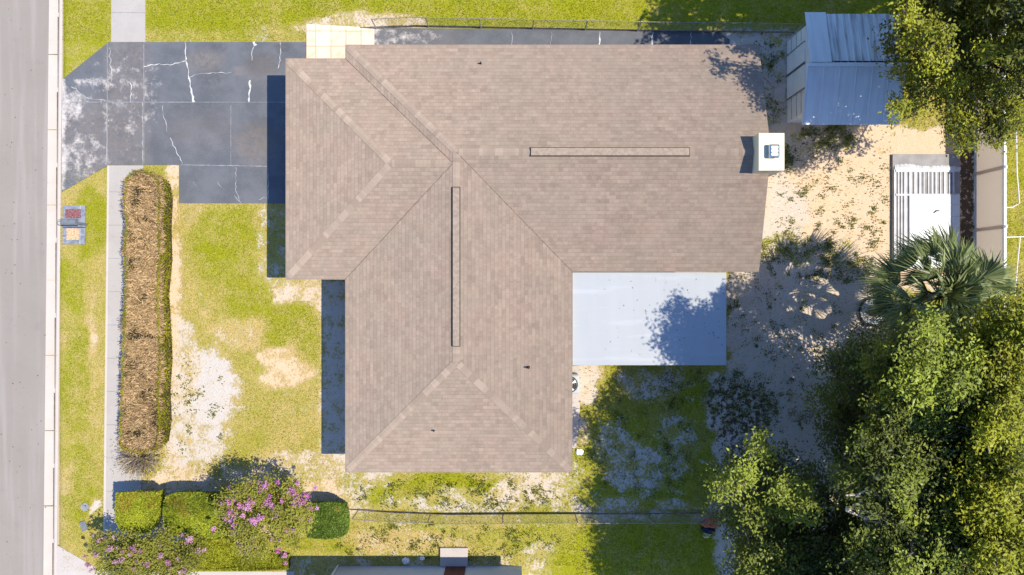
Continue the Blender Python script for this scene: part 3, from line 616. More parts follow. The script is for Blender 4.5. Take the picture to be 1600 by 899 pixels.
roofside(ysh, 'roof_panel', M['shed'], 6, P(1253, 195, EH).x); roofside(ynh, 'roof_panel', M['shed2'], 13, P(1258, 22, EH).x)
bm = bmesh.new(); box(bm, ((A2.x+.42), (ynh+yr)/2+.03, (EH+RH)/2+.05), (.80, math.hypot(yr-ynh, .5)*.99, .015)); 
for v_ in bm.verts: v_.co.z = v_.co.z+(-(RH-EH))*((v_.co.y-(ynh+yr)/2)/(ynh-yr))
ls = obj('loose_sheet', bm, M['shed'], sh)
bm = bmesh.new(); box(bm, ((rA.x+xR)/2, yr-.07, RH+.02), (xR-rA.x, .13, .03)); obj('ridge_cap', bm, M['white'], sh)
bm = bmesh.new(); box(bm, ((rA.x+xR)/2+.1, yr+.03, RH+.012), (xR-rA.x-.1, .05, .02)); obj('ridge_shadow_gap', bm, M['dark'], sh)  # dark strip draws the gap and the ridge cap's shadow
for k, (ya_, yb_) in enumerate(((.18, .42), (.44, .72), )):
    y_0, y_1 = ws1+(ws0-ws1)*ya_, ws1+(ws0-ws1)*yb_
    bm = bmesh.new(); box(bm, (wX-.02, (y_0+y_1)/2, .92), (.035, abs(y_1-y_0), 1.72)); dd = obj('door', bm, M['shed'], sh)
    for yy in (y_0, y_1): bm = bmesh.new(); box(bm, (wX-.035, yy, .92), (.03, .035, 1.74)); obj('door_edge', bm, M['grey'], dd)
bm = bmesh.new()
for zz in (.45, .95, 1.4): box(bm, (wX-.012, (ws0+ws1)/2, zz), (.012, abs(ws1-ws0)-.05, .012))
obj('siding_line', bm, M['galv'], sh)
bm = bmesh.new(); a = P(1203, 122); box(bm, (a.x, a.y, .03), (.95, .3, .03), rz=-.75)
tag(obj('board', bm, M['vinyl']), 'pale board lying on the ground between the house and the shed', 'board')
bm = bmesh.new(); a = P(1218, 145); box(bm, (a.x, a.y, .02), (.45, .8, .02), rz=-.1)
tag(obj('plywood_sheet', bm, M['fascia']), 'tan sheet lying on sand beside the shed wall', 'board')

# ------------------------------------------------------------------ low platform with white slats
pl = thing('platform', 'low grey platform with a white slatted frame and white sheeting by the fence', 'platform', (P(1448, 310).x, P(1448, 310).y, 0))
def pbox(bm, x0, y0, x1, y1, z0, z1, **k):
    a, b_ = P(x0, y0, z1), P(x1, y1, z1); box(bm, ((a.x+b_.x)/2, (a.y+b_.y)/2, (z0+z1)/2), (abs(b_.x-a.x), abs(a.y-b_.y), z1-z0), **k)
bm = bmesh.new(); pbox(bm, 1395, 241, 1500, 420, -.02, .10); obj('base', bm, plain('grey_boards', (.27, .25, .235), .8, .12, 3), pl)
M['offwhite'] = plain('weathered_white', (.50, .49, .475), .6, .12, 3)
bm = bmesh.new(); pbox(bm, 1399, 265, 1500, 269, .10, .14); pbox(bm, 1397, 265, 1400, 420, .10, .14); pbox(bm, 1399, 303, 1500, 306, .10, .14); sf = obj('slatted_frame', bm, M['offwhite'], pl)
xx = 1403
for k in range(14):
    wd = random.choice([1.6, 2.2, 2.8, 4.0]); bm = bmesh.new(); pbox(bm, xx, 269, xx+wd, 303 if k > 2 else 420, .103, .125+.01*random.random()); obj('slat', bm, M['offwhite'], sf); xx += wd+random.uniform(3.2, 5.2)
bm = bmesh.new(); pbox(bm, 1421, 305, 1500, 420, .102, .15, bev=.01); st_ = obj('sheet', bm, plain('bright_white_sheet', (.60, .60, .59), .5, .06, 2), pl)
bm = bmesh.new()
for x in (1441, 1456, 1471, 1487): pbox(bm, x, 306, x+.5, 418, .148, .154)
for y in (320, 338, 356): pbox(bm, 1441, y, 1500, y+.5, .148, .154)
obj('seam', bm, M['galv'], st_)
bm = bmesh.new(); a = P(1464, 331, .17); tube(bm, [a+Vector((-.12, -.04, 0)), a+Vector((0, .05, .02)), a+Vector((.1, .03, 0))], .02, 6); obj('handle', bm, M['dark'], st_)
bm = bmesh.new(); pv = None
for k in range(60):
    x = 1398+k*1.75; t0 = 262-5*vnoise(np.array([x*.05]), np.array([0.]), 1, 3)[0]-2*random.random(); z_ = .12+.05*vnoise(np.array([x*.12]), np.array([2.]), 1, 5)[0]
    row = [bm.verts.new(P(x, t0, .105)), bm.verts.new(P(x, (t0+266)/2, z_)), bm.verts.new(P(x, 266.5, .135))]
    if pv:
        for i in range(2): bm.faces.new((pv[i], pv[i+1], row[i+1], row[i]))
    pv = row
obj('folded_edge', bm, M['offwhite'], pl)

# ------------------------------------------------------------------ vinyl fence
vf = thing('vinyl_fence', 'tall white vinyl fence standing behind the palm', 'fence', (P(1522, 300).x, P(1522, 300).y, 0))
fx = P(1522, 0).x; FH = 1.75
y_hi, y_lo = 12.0, -13.0; pY = []
y = P(0, 269, .6).y-.0; stp = 2.3
posts = [y+k*stp for k in range(-8, 4)]
bm = bmesh.new(); box(bm, (fx+.02, (y_hi+y_lo)/2, FH/2), (.035, y_hi-y_lo, FH-.08)); pn = obj('panel', bm, M['vinyl'], vf)
bm = bmesh.new(); box(bm, (fx+.02, (y_hi+y_lo)/2, FH-.02), (.09, y_hi-y_lo, .09)); obj('top_rail', bm, M['white'], vf)
bm = bmesh.new(); box(bm, (fx+.02, (y_hi+y_lo)/2, .1), (.07, y_hi-y_lo, .12)); obj('bottom_rail', bm, M['white'], vf)
for yy in posts:
    bm = bmesh.new(); box(bm, (fx+.02, yy, (FH+.04)/2), (.12, .12, FH+.04)); po = obj('post', bm, M['vinyl'], vf)
    bm = bmesh.new(); box(bm, (fx+.02, yy, FH+.07), (.15, .15, .06), top=(.05, .05)); obj('post_cap', bm, M['white'], po)
# pale pipes beyond the fence
def pipe(pts, label, z=.9, r=.02):
    bm = bmesh.new(); q = [P(x, y, zz) for x, y, zz in pts]; tube(bm, q, r, 6); return tag(obj('pipe_rail', bm, M['white']), label, 'pipe', 'white pipe rails beyond the fence')
pipe([(1588, 205, .5), (1589, 270, .5), (1593, 318, .5), (1582, 324, .5), (1568, 325, .5)], 'bent white pipe rail on the grass right of the fence, nearer the top')
pipe([(1568, 371, .5), (1605, 370, .5), (1640, 370, .5)], 'straight grey-white pipe rail running across the grass right of the fence')
pipe([(1594, 370, .5), (1590, 410, .5), (1586, 462, .5)], 'slightly leaning white pipe rail on the grass right of the palm')

# ------------------------------------------------------------------ chain link fences
def chain(name, label, pts, Hh, nposts, loc):
    t = thing(name, label, 'fence', loc)
    seg = [(Vector(a), Vector(b_)) for a, b_ in zip(pts[:-1], pts[1:])]; L = sum((b_-a).length for a, b_ in seg)
    def at(d):
        for a, b_ in seg:
            l = (b_-a).length
            if d <= l: return a+(b_-a)*(d/l)
            d -= l
        return Vector(pts[-1])
    bm = bmesh.new(); st = .15; r_ = .0025; n = int(L/st)
    for k in range(n):
        for s in (0, 1):
            a, b_ = at(k*st), at(min(L, k*st+Hh)); 
            if s: a, b_ = b_, a
            a = a+Vector((0, 0, .02)); b_ = b_+Vector((0, 0, Hh-.02)); pr = [Vector((0, r_, 0)), Vector((0, -r_, r_)), Vector((0, -r_, -r_))]
            v1 = [bm.verts.new(a+q_) for q_ in pr]; v2 = [bm.verts.new(b_+q_) for q_ in pr]
            for i in range(3): bm.faces.new((v1[i], v1[(i+1) % 3], v2[(i+1) % 3], v2[i]))
    obj('wire_mesh', bm, M['rust'], t)
    bm = bmesh.new(); tube(bm, [Vector(p)+Vector((0, 0, Hh)) for p in pts], .017, 6); obj('top_rail', bm, M['rust'], t)
    bm = bmesh.new(); tube(bm, [Vector(p)+Vector((0, .02, .05)) for p in pts], .03, 5); obj('base_shadow_line', bm, M['bark'], t)  # dark tube drawn as the fence's shadow line, not a real board
    for k in range(nposts):
        c_ = at(L*k/(nposts-1)); bm = bmesh.new(); tube(bm, [c_+Vector((0, 0, -.05)), c_+Vector((0, 0, Hh+.04))], .026, 6); obj('post', bm, M['galv'], t)
    return t
G = lambda x, y: tuple(P(x, y))
chain('chain_link_fence', 'low chain link fence along the north side beside the dark painted walk', [G(588, 45), G(650, 42), G(700, 43), G(850, 46), G(1000, 49), G(1240, 52)], 1.0, 9, G(800, 45))
chain('chain_link_fence', 'low rusty chain link fence on the grass between the two houses', [G(560, 797), G(600, 800), G(700, 804), G(850, 803), G(1000, 803), G(1140, 802), G(1350, 800)], 1.15, 8, G(800, 802))

# ------------------------------------------------------------------ hedges and shrubs
def hedge(name, label, tops, h, mats, nleaf, parts, group=None, tw=None, L=(.055, .115)):
    """tops: image outline of the hedge top (pixels); builds a rounded block of leaves over a dark core"""
    pw = [P(x, y, h) for x, y in tops]; cx = sum(p.x for p in pw)/len(pw); cy = sum(p.y for p in pw)/len(pw)
    t = thing(name, label, 'hedge', (cx, cy, 0), group)
    bm = bmesh.new(); n = len(pw); g = lambda k, z: [bm.verts.new((cx+(p.x-cx)*k, cy+(p.y-cy)*k, z)) for p in pw]
    ti = min(.42, .28*h); rr = lambda q, ins, z: [bm.verts.new((cx+(p.x-cx)-unit(np.array([[p.x-cx, p.y-cy]]))[0][0]*ins, cy+(p.y-cy)-unit(np.array([[p.x-cx, p.y-cy]]))[0][1]*ins*1.0, z)) for p in pw]
    r1, r2, r3 = (rr(0, ti+.1, 0), rr(0, .16, h-.36), rr(0, .25, h-.30)) if mats == 'taper' else (rr(0, .12, 0), rr(0, .12, h-.34), rr(0, .2, h-.28))
    for a, b_ in ((r1, r2), (r2, r3)):
        for i in range(n): bm.faces.new((a[i], a[(i+1) % n], b_[(i+1) % n], b_[i]))
    bm.faces.new(r3); obj('branches', bm, M['core'], t)  # solid core under the leaves, coloured dark for the gaps
    poly = np.array([(p.x, p.y) for p in pw])
    def inside(x, y):
        r = np.zeros(len(x), bool); j = n-1
        for i in range(n):
            xi, yi, xj, yj = *poly[i], *poly[j]; cnd = ((yi > y) != (yj > y)) & (x < (xj-xi)*(y-yi)/(yj-yi+1e-12)+xi); r ^= cnd; j = i
        return r
    for (pname, m, frac, where) in parts:
        k = int(nleaf*frac)
        if where in ('top', 'all', 'patch'):
            kk = k if where in ('top', 'patch') else int(k*.6); mn, mx = poly.min(0), poly.max(0); X = rng.uniform(mn[0], mx[0], kk*3); Y = rng.uniform(mn[1], mx[1], kk*3); ok = inside(X, Y); X, Y = X[ok][:kk], Y[ok][:kk]
            if where == 'patch': ok = (fbm(X, Y, 1.1, 77)+(Y-cy)*.35 > .58+.1*rng.random(len(X))); X, Y = X[ok], Y[ok]
            zz = h-.04+(fbm(X, Y, 3, 4)-.5)*.22-rng.random(len(X))**2*.22; c = np.stack([X, Y, zz], 1)
        if where in ('side', 'all'):
            kk = k if where == 'side' else int(k*.4); per = np.r_[poly, poly[:1]]; sl = np.linalg.norm(np.diff(per, axis=0), axis=1); cum = np.r_[0, np.cumsum(sl)]; d = rng.uniform(0, cum[-1], kk); i = np.searchsorted(cum, d)-1; i = np.clip(i, 0, n-1)
            f = ((d-cum[i])/sl[i])[:, None]; pp = per[i]*(1-f)+per[i+1]*f; k_ = rng.uniform(.93, 1.02, kk)[:, None]; pp = np.array([cx, cy])+(pp-[cx, cy])*1.0; dv = unit(pp-[cx, cy]); zz2 = h*rng.random(kk)**.6; pp = pp-dv*(rng.uniform(-.02, .12, kk)+(ti*(1-zz2/h) if mats == 'taper' else 0))[:, None]
            c2 = np.stack([pp[:, 0], pp[:, 1], zz2], 1); c = c2 if where == 'side' else np.r_[c, c2]
        v = np.clip(fbm(c[:, 0], c[:, 1], 1.2, 12)*1.1-.1+rng.normal(0, .22, len(c)), 0, 1)
        npmesh(pname, leafV(c, rng.uniform(*L, len(c)), rng.uniform(L[0]*.55, L[1]*.5, len(c)), 1.0), 4, m, t, v)
    if tw:
        m, k, rxp = tw; mn, mx = poly.min(0), poly.max(0); X = rng.uniform(mn[0], mx[0], k*2); Y = rng.uniform(mn[1], mx[1], k*2); ok = inside(X, Y); ok &= fbm(X, Y, 2.6, 91, 2) > .36+.16*rng.random(len(X)); X, Y = X[ok][:k], Y[ok][:k]; k = len(X)
        ang = rng.normal(0, .55, k)+np.where(rng.random(k) < .5, 0, np.pi)+.25*np.sin(Y*1.7); ln = rng.uniform(.12, .30, k); z0 = h-.14+(fbm(X, Y, 3, 4)-.5)*.2-rng.random(k)*.12
        dr = np.stack([np.cos(ang)*.85, np.sin(ang)*.85, rng.uniform(.0, .35, k)], 1)*ln[:, None]; s = np.stack([-np.sin(ang), np.cos(ang), rng.normal(0, .3, k)], 1)*rng.uniform(.006, .024, k)[:, None]
        a = np.stack([X, Y, z0], 1); V = np.stack([a-s, a+s, a+dr+s*.4, a+dr-s*.4], 1); npmesh('twigs', V, 4, m, t, rng.random(k))
    return t
M['dead'] = leafmat('dead_twigs', (.07, .035, .016), (.60, .40, .20), .05, .9)
M['deadleaf'] = leafmat('dry_hedge_leaves', (.16, .10, .03), (.44, .30, .11), .15, .8)
M['olive'] = leafmat('olive_leaves', (.13, .13, .006), (.38, .34, .02), .3)
M['lgreen'] = leafmat('bright_hedge_leaves', (.13, .16, .008), (.50, .52, .04), .35)
M['mgreen'] = leafmat('mid_green_leaves', (.055, .10, .012), (.27, .37, .05), .35)
M['orange'] = leafmat('rusty_new_leaves', (.22, .14, .02), (.42, .22, .05), .2)
LE = [(205, 266), (196, 278), (193, 310), (195, 345), (192, 390), (194, 430), (191, 480), (191, 530), (188, 570), (189, 620), (186, 660), (187, 702)]; RE = [(215, 710), (242, 704), (247, 670), (245, 620), (249, 570), (248, 510), (246, 460), (249, 400), (247, 350), (249, 300), (244, 276), (222, 264)]
hedge('dead_hedge', 'long brown half-dead hedge beside the footpath in front of the lawn', LE+RE, 1.15, None, 62000,
      [('dry_leaves', M['deadleaf'], .10, 'top'), ('green_leaves', M['olive'], .30, 'side')], tw=(M['dead'], 22000, 0), L=(.04, .09))
# twiggy bare end
t = thing('bare_shrub', 'bare grey twiggy shrub at the lower end of the brown hedge', 'shrub', tuple(P(222, 716))); k = 2000
c0 = P(226, 712); 
az = rng.uniform(0, 2*np.pi, k); el = rng.uniform(.15, 1.4, k); st_r = rng.uniform(0, .75, k); L = rng.uniform(.15, .4, k); dr = np.stack([np.cos(az)*np.cos(el), np.sin(az)*np.cos(el), np.sin(el)], 1)
a = np.array([c0.x, c0.y, .1])+dr*st_r[:, None]*[1.0, 1.0, 1.1]; b2 = a+unit(dr+rng.normal(0, .25, (k, 3)))*L[:, None]; s = unit(np.cross(dr, rng.normal(size=(k, 3))))*rng.uniform(.008, .02, k)[:, None]
npmesh('twigs', np.stack([a-s, a+s, b2+s*.4, b2-s*.4], 1), 4, leafmat('grey_twigs', (.12, .08, .05), (.55, .44, .33), 0, .9), t, rng.random(k))
c = np.array([c0.x, c0.y, .35])+rng.normal(size=(900, 3))*[.45, .42, .25]; c[:, 2] = np.clip(c[:, 2], .02, 1.1); npmesh('leaves', leafV(c, .07, .04), 4, M['olive'], t, rng.random(900))
hp = [('leaves', M['lgreen'], .75, 'all'), ('rusty_leaves', M['orange'], .22, 'patch')]
hedge('box_hedge', 'square clipped green shrub beside the footpath, leftmost of the clipped row', [(181, 772), (212, 769), (244, 770), (246, 800), (241, 824), (230, 833), (208, 835), (190, 831), (180, 815), (179, 795)], 1.4, 'taper', 40000, hp, 'clipped green shrubs along the garden edge')
hedge('box_hedge', 'long clipped yellow-green shrub between the square shrub and the pink crepe myrtle', [(258, 776), (275, 771), (300, 770), (330, 772), (352, 774), (362, 800), (358, 836), (330, 842), (300, 842), (268, 836), (255, 824), (254, 796)], 1.4, 'taper', 56000, hp+[('green_leaves', M['mgreen'], .2, 'all')], 'clipped green shrubs along the garden edge')
hedge('box_hedge', 'rounded dark green shrub right of the pink crepe myrtle', [(480, 789), (505, 786), (530, 787), (542, 792), (545, 812), (542, 834), (530, 841), (505, 843), (482, 841), (474, 832), (474, 804)], 1.3, 'taper', 34000, [('leaves', M['mgreen'], .85, 'all'), ('rusty_leaves', M['orange'], .16, 'patch')], 'clipped green shrubs along the garden edge')
hedge('low_hedge', 'low spreading lime green groundcover shrub under the crepe myrtles', [(312, 846), (350, 842), (400, 862), (450, 868), (450, 890), (380, 892), (312, 892), (290, 880)], .28, None, 30000, [('leaves', M['lgreen'], .6, 'all'), ('green_leaves', M['olive'], .4, 'all')])

# ------------------------------------------------------------------ trees
def inpoly(poly, x, y):
    r = False; j = len(poly)-1
    for i in range(len(poly)):
        xi, yi, xj, yj = *poly[i], *poly[j]
        if (yi > y) != (yj > y) and x < (xj-xi)*(y-yi)/(yj-yi)+xi: r = not r
        j = i
    return r
def fill(poly, n, hr, rr, gaps=()):
    xs = [p[0] for p in poly]; ys = [p[1] for p in poly]; out = []; tr = 0
    while len(out) < n and tr < n*60:
        tr += 1; x, y = random.uniform(min(xs), max(xs)), random.uniform(min(ys), max(ys))
        if not inpoly(poly, x, y) or any(math.hypot(x-g[0], y-g[1]) < g[2] for g in gaps): continue
        if any(math.hypot(x-o[0], y-o[1]) < 26 for o in out) and tr < n*40: continue
        out.append((x, y, random.uniform(*hr), random.uniform(*rr)))
    return out
def jit(c, n): return [(x+random.gauss(0, 11), y+random.gauss(0, 11), h+random.uniform(-.5, .3), r*.6) for x, y, h, r in c for _ in range(n)]
def tree(name, label, base, fork, clumps, m, dens=620, L=(.09, .17), group=None, mb=None, rt=.22, twigs=False, flat=.7, cat='tree', sub=5, nlit=0):
    bx = P(*base); t = thing(name, label, cat, tuple(bx), group)
    cs = [P(x, y, h) for x, y, h, r in clumps]
    bm = bmesh.new(); fk = Vector((bx.x+(sum(c.x for c in cs)/len(cs)-bx.x)*.3, bx.y+(sum(c.y for c in cs)/len(cs)-bx.y)*.3, fork))
    tube(bm, [bx+Vector((0, 0, -.1)), bx+Vector((0, 0, .3)), bx.lerp(fk, .5)+Vector((.06, .05, 0)), fk], [rt*1.4, rt, rt*.85, rt*.75], 10); obj('trunk', bm, mb or M['bark'], t, True)
    bm = bmesh.new()
    for c, (_, _, h, r) in zip(cs, clumps):
        md = fk.lerp(c, .5)+Vector((random.uniform(-.4, .4), random.uniform(-.4, .4), -.15*(c-fk).length*.3))
        r0 = rt*random.uniform(.22, .4); tube(bm, [fk, fk.lerp(md, .5)+Vector((0, 0, -.05)), md, md.lerp(c, .6), c], [r0, r0*.8, r0*.6, r0*.4, r0*.15], 5)
        for _ in range(sub):
            d = Vector((random.gauss(0, 1), random.gauss(0, 1), random.gauss(.2, .6))).normalized()*r*random.uniform(.6, 1.0); s0 = md.lerp(c, random.uniform(.5, 1))
            tube(bm, [s0, s0.lerp(c+d, .5)+Vector((random.uniform(-.08, .08),)*3), c+d], [r0*.3, r0*.2, .006], 4)
    obj('limbs', bm, mb or M['bark'], t, True)
    C_, Vv = [], []
    for ci, (c, (_, _, h, r)) in enumerate(zip(cs, clumps)):
        # every clump is a spray of small rosettes
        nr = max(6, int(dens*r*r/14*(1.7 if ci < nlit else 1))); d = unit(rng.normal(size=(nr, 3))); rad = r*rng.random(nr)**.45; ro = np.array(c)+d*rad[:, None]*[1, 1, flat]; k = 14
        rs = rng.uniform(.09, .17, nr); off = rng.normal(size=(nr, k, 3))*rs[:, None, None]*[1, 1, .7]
        C_.append((ro[:, None, :]+off).reshape(-1, 3)); tone = (rng.uniform(.45, 1.0) if ci < nlit else rng.uniform(.05, .42))+rng.normal(0, .08, nr); Vv.append(np.repeat(tone, k)+rng.normal(0, .07, nr*k))  # bright new-growth tufts; sunlit and shaded canopy also painted into the leaf tone
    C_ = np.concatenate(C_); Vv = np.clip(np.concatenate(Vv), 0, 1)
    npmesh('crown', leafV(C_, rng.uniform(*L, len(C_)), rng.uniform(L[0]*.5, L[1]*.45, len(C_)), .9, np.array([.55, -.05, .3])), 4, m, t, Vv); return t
M['oak'] = leafmat('oak_leaves', (.062, .076, .026), (.30, .30, .03), .32, .45)
M['oak2'] = leafmat('yellow_oak_leaves', (.064, .082, .024), (.40, .40, .035), .35, .45)
M['laurel'] = leafmat('laurel_oak_leaves', (.064, .078, .030), (.37, .42, .055), .32, .42)
G3 = 'broad trees shading the back yard'
# top right tree
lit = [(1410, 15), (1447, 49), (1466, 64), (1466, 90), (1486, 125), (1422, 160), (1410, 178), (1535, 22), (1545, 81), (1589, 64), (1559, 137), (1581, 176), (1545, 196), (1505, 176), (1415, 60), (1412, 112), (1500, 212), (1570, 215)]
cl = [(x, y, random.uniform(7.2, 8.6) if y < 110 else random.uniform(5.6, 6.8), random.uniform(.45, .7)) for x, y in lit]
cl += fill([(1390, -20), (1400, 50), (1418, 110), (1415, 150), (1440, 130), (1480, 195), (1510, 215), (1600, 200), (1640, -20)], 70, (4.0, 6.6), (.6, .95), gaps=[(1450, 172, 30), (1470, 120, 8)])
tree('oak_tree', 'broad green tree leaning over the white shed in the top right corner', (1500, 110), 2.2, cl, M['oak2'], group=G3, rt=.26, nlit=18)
cl = fill([(1560, -250), (1830, -250), (1830, 60), (1750, 90), (1640, 90), (1610, 40), (1620, -20)], 50, (7.0, 9.5), (.9, 1.35)) + fill([(1380, -240), (1580, -240), (1560, -30), (1400, -25)], 22, (6.5, 8.5), (.9, 1.3))
tree('oak_tree', 'tall tree behind the shed, mostly above the top right edge', (1580, -60), 3, cl, M['oak'], dens=420, group=G3, L=(.16, .26), sub=1)
# large lower right tree
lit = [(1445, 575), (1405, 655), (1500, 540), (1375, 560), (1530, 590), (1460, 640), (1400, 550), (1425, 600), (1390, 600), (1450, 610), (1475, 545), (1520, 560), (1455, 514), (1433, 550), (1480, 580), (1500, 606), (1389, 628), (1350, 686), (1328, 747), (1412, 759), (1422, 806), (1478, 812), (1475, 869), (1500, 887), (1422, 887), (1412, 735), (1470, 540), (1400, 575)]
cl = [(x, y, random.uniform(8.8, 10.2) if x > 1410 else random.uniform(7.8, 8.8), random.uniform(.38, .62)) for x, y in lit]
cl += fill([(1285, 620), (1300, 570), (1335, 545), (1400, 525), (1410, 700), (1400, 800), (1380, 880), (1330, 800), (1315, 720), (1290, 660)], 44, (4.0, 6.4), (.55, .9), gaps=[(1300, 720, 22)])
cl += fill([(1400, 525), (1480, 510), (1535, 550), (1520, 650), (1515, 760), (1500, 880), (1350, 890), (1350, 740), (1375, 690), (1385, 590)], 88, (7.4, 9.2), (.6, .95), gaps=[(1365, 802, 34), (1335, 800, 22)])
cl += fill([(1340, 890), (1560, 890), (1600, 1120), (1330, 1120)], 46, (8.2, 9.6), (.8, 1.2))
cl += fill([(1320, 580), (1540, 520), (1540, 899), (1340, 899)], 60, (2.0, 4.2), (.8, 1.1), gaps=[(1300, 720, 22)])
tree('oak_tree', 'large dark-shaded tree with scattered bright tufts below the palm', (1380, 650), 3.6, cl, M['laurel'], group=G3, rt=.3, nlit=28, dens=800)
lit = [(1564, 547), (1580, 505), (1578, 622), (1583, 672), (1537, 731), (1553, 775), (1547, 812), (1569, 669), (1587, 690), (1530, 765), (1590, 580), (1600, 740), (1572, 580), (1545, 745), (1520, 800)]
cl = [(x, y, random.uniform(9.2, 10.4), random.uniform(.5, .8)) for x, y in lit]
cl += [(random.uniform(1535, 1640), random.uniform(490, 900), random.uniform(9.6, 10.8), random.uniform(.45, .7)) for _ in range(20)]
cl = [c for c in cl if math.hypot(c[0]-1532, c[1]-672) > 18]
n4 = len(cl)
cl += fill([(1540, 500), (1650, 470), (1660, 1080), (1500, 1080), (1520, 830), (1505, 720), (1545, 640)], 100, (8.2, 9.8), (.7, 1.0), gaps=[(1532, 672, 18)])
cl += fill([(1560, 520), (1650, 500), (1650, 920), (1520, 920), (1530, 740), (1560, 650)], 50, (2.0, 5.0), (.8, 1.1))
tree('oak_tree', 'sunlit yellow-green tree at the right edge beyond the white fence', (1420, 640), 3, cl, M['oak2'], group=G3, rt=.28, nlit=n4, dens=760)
# lower middle tree
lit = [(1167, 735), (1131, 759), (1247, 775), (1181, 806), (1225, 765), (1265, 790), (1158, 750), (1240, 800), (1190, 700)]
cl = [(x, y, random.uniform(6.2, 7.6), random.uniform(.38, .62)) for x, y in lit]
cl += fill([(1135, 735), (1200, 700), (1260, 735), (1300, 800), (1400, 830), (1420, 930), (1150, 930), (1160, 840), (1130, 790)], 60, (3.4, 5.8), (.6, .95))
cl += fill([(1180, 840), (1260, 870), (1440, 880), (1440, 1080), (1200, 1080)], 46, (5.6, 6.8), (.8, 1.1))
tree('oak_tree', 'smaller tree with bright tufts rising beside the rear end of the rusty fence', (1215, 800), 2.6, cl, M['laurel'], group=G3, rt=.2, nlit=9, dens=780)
# bare pale branches reaching over the shade
t = thing('dead_branch', 'pale bare dead branches showing between the dark trees', 'branch', tuple(P(1300, 760))); bm = bmesh.new()
for _ in range(16):
    x, y, h = 1330+random.uniform(-10, 20), 785+random.uniform(-12, 20), random.uniform(8.2, 8.9); pts = [P(x, y, h)]
    a_ = random.uniform(-.3, .7)
    for _ in range(5): x += 17*math.cos(a_); y += 17*math.sin(a_); a_ += random.uniform(-.7, .7); pts.append(P(x, y, h+random.uniform(-.2, .2)))
    tube(bm, pts, [.03, .026, .022, .018, .012, .005], 5)
obj('twigs', bm, M['palebark'], t)
for lb_, sg in (('forked pale dead branch above the larger tangle of bare branches', ((1425, 660, 1470, 674), (1470, 674, 1495, 662), (1470, 674, 1490, 655))), ('small pale bare branch beside the gap showing the white fence', ((1528, 592, 1555, 605),))):
    bm = bmesh.new()
    for x0_, y0_2, x1_, y1_2 in sg: tube(bm, [P(x0_, y0_2, 8), P((x0_+x1_)/2, (y0_2+y1_2)/2+2, 8.03), P(x1_, y1_2, 8.06)], [.03, .022, .018], 5)
    tag(obj('dead_branch', bm, M['palebark']), lb_, 'branch')

# ------------------------------------------------------------------ palm in its round planter
pb = P(1364, 487); crown = P(1468, 462, 4.3)
pt = thing('palm_tree', 'fan palm with spiky green fronds beside the white fence', 'palm', tuple(pb))
bm = bmesh.new(); tube(bm, [pb, pb.lerp(crown, .5)+Vector((0, .0, 0)), crown-Vector((0, 0, .2))], [.2, .16, .15], 12); obj('trunk', bm, M['bark'], pt, True)
M['palm'] = leafmat('palm_fronds', (.04, .065, .02), (.30, .33, .12), .25, .4)
nf = 44
for k in range(nf):
    az_ = k*2.39996+random.uniform(-.15, .15); el_ = 1.35-1.75*(k/nf)+random.uniform(-.1, .1); pe = random.uniform(1.05, 1.6)*(.3+.7*min(1, k/16)); dirv = Vector((math.cos(az_)*math.cos(el_), math.sin(az_)*math.cos(el_), math.sin(el_)))
    tip = crown+dirv*pe; side = Vector((-math.sin(az_), math.cos(az_), 0)); upv = side.cross(dirv)*-1 if side.cross(dirv).z < 0 else side.cross(dirv)
    q = []; vr = []; ns = 34; R0 = random.uniform(.95, 1.4)
    for i in range(ns):
        an = (i/(ns-1)-.5)*2*1.45; fold = abs(math.sin(an))*.55; ln = R0*(1-.28*(abs(an)/1.45)**2)*random.uniform(.88, 1.06); d = dirv*math.cos(an)+side*math.sin(an); d = (d-upv*fold).normalized()
        s_ = d.cross(upv).normalized(); wd_ = .027; droop = Vector((0, 0, -random.uniform(.10, .45)))
        a1 = tip; m1 = tip+d*ln*.55; e1 = tip+d*ln+droop; up_ = upv*.018*(1 if i % 2 else -1)
        q.append([a1+s_*.008, a1-s_*.008, m1-s_*wd_+up_, m1+s_*wd_-up_]); q.append([m1+s_*wd_-up_, m1-s_*wd_+up_, e1-s_*.004, e1+s_*.004]); tn = random.gauss(.42, .28); vr += [tn, min(1, tn+.1)]
    V = np.array([[list(v) for v in f_] for f_ in q]); fo = npmesh('frond', V, 4, M['palm'], pt, np.clip(vr, 0, 1))
    bm = bmesh.new(); tube(bm, [crown, crown+dirv*pe*.5+Vector((0, 0, .04)), tip], [.022, .016, .012], 5); obj('stalk', bm, M['weed'], fo)
pr_ = thing('planter_ring', 'round black edging ring filled with white pebbles at the palm foot', 'planter', tuple(pb))
bm = bmesh.new(); tube(bm, [(pb.x+.6*math.cos(a_), pb.y+.58*math.sin(a_), .08) for a_ in [i*math.pi/20 for i in range(41)]], .045, 6); obj('edging', bm, M['dark'], pr_)
bm = bmesh.new()
for _ in range(420):
    a_ = random.uniform(0, 6.3); r_ = math.sqrt(random.uniform(.3, .9)); o = (pb.x+.57*r_*math.cos(a_), pb.y+.55*r_*math.sin(a_), random.uniform(.02, .07)); sz = random.uniform(.025, .05)
    box(bm, o, (sz*1.4, sz, sz*.8), rz=random.uniform(0, 3), top=(sz*.8, sz*.5))
obj('pebbles', bm, M['white'], pr_)

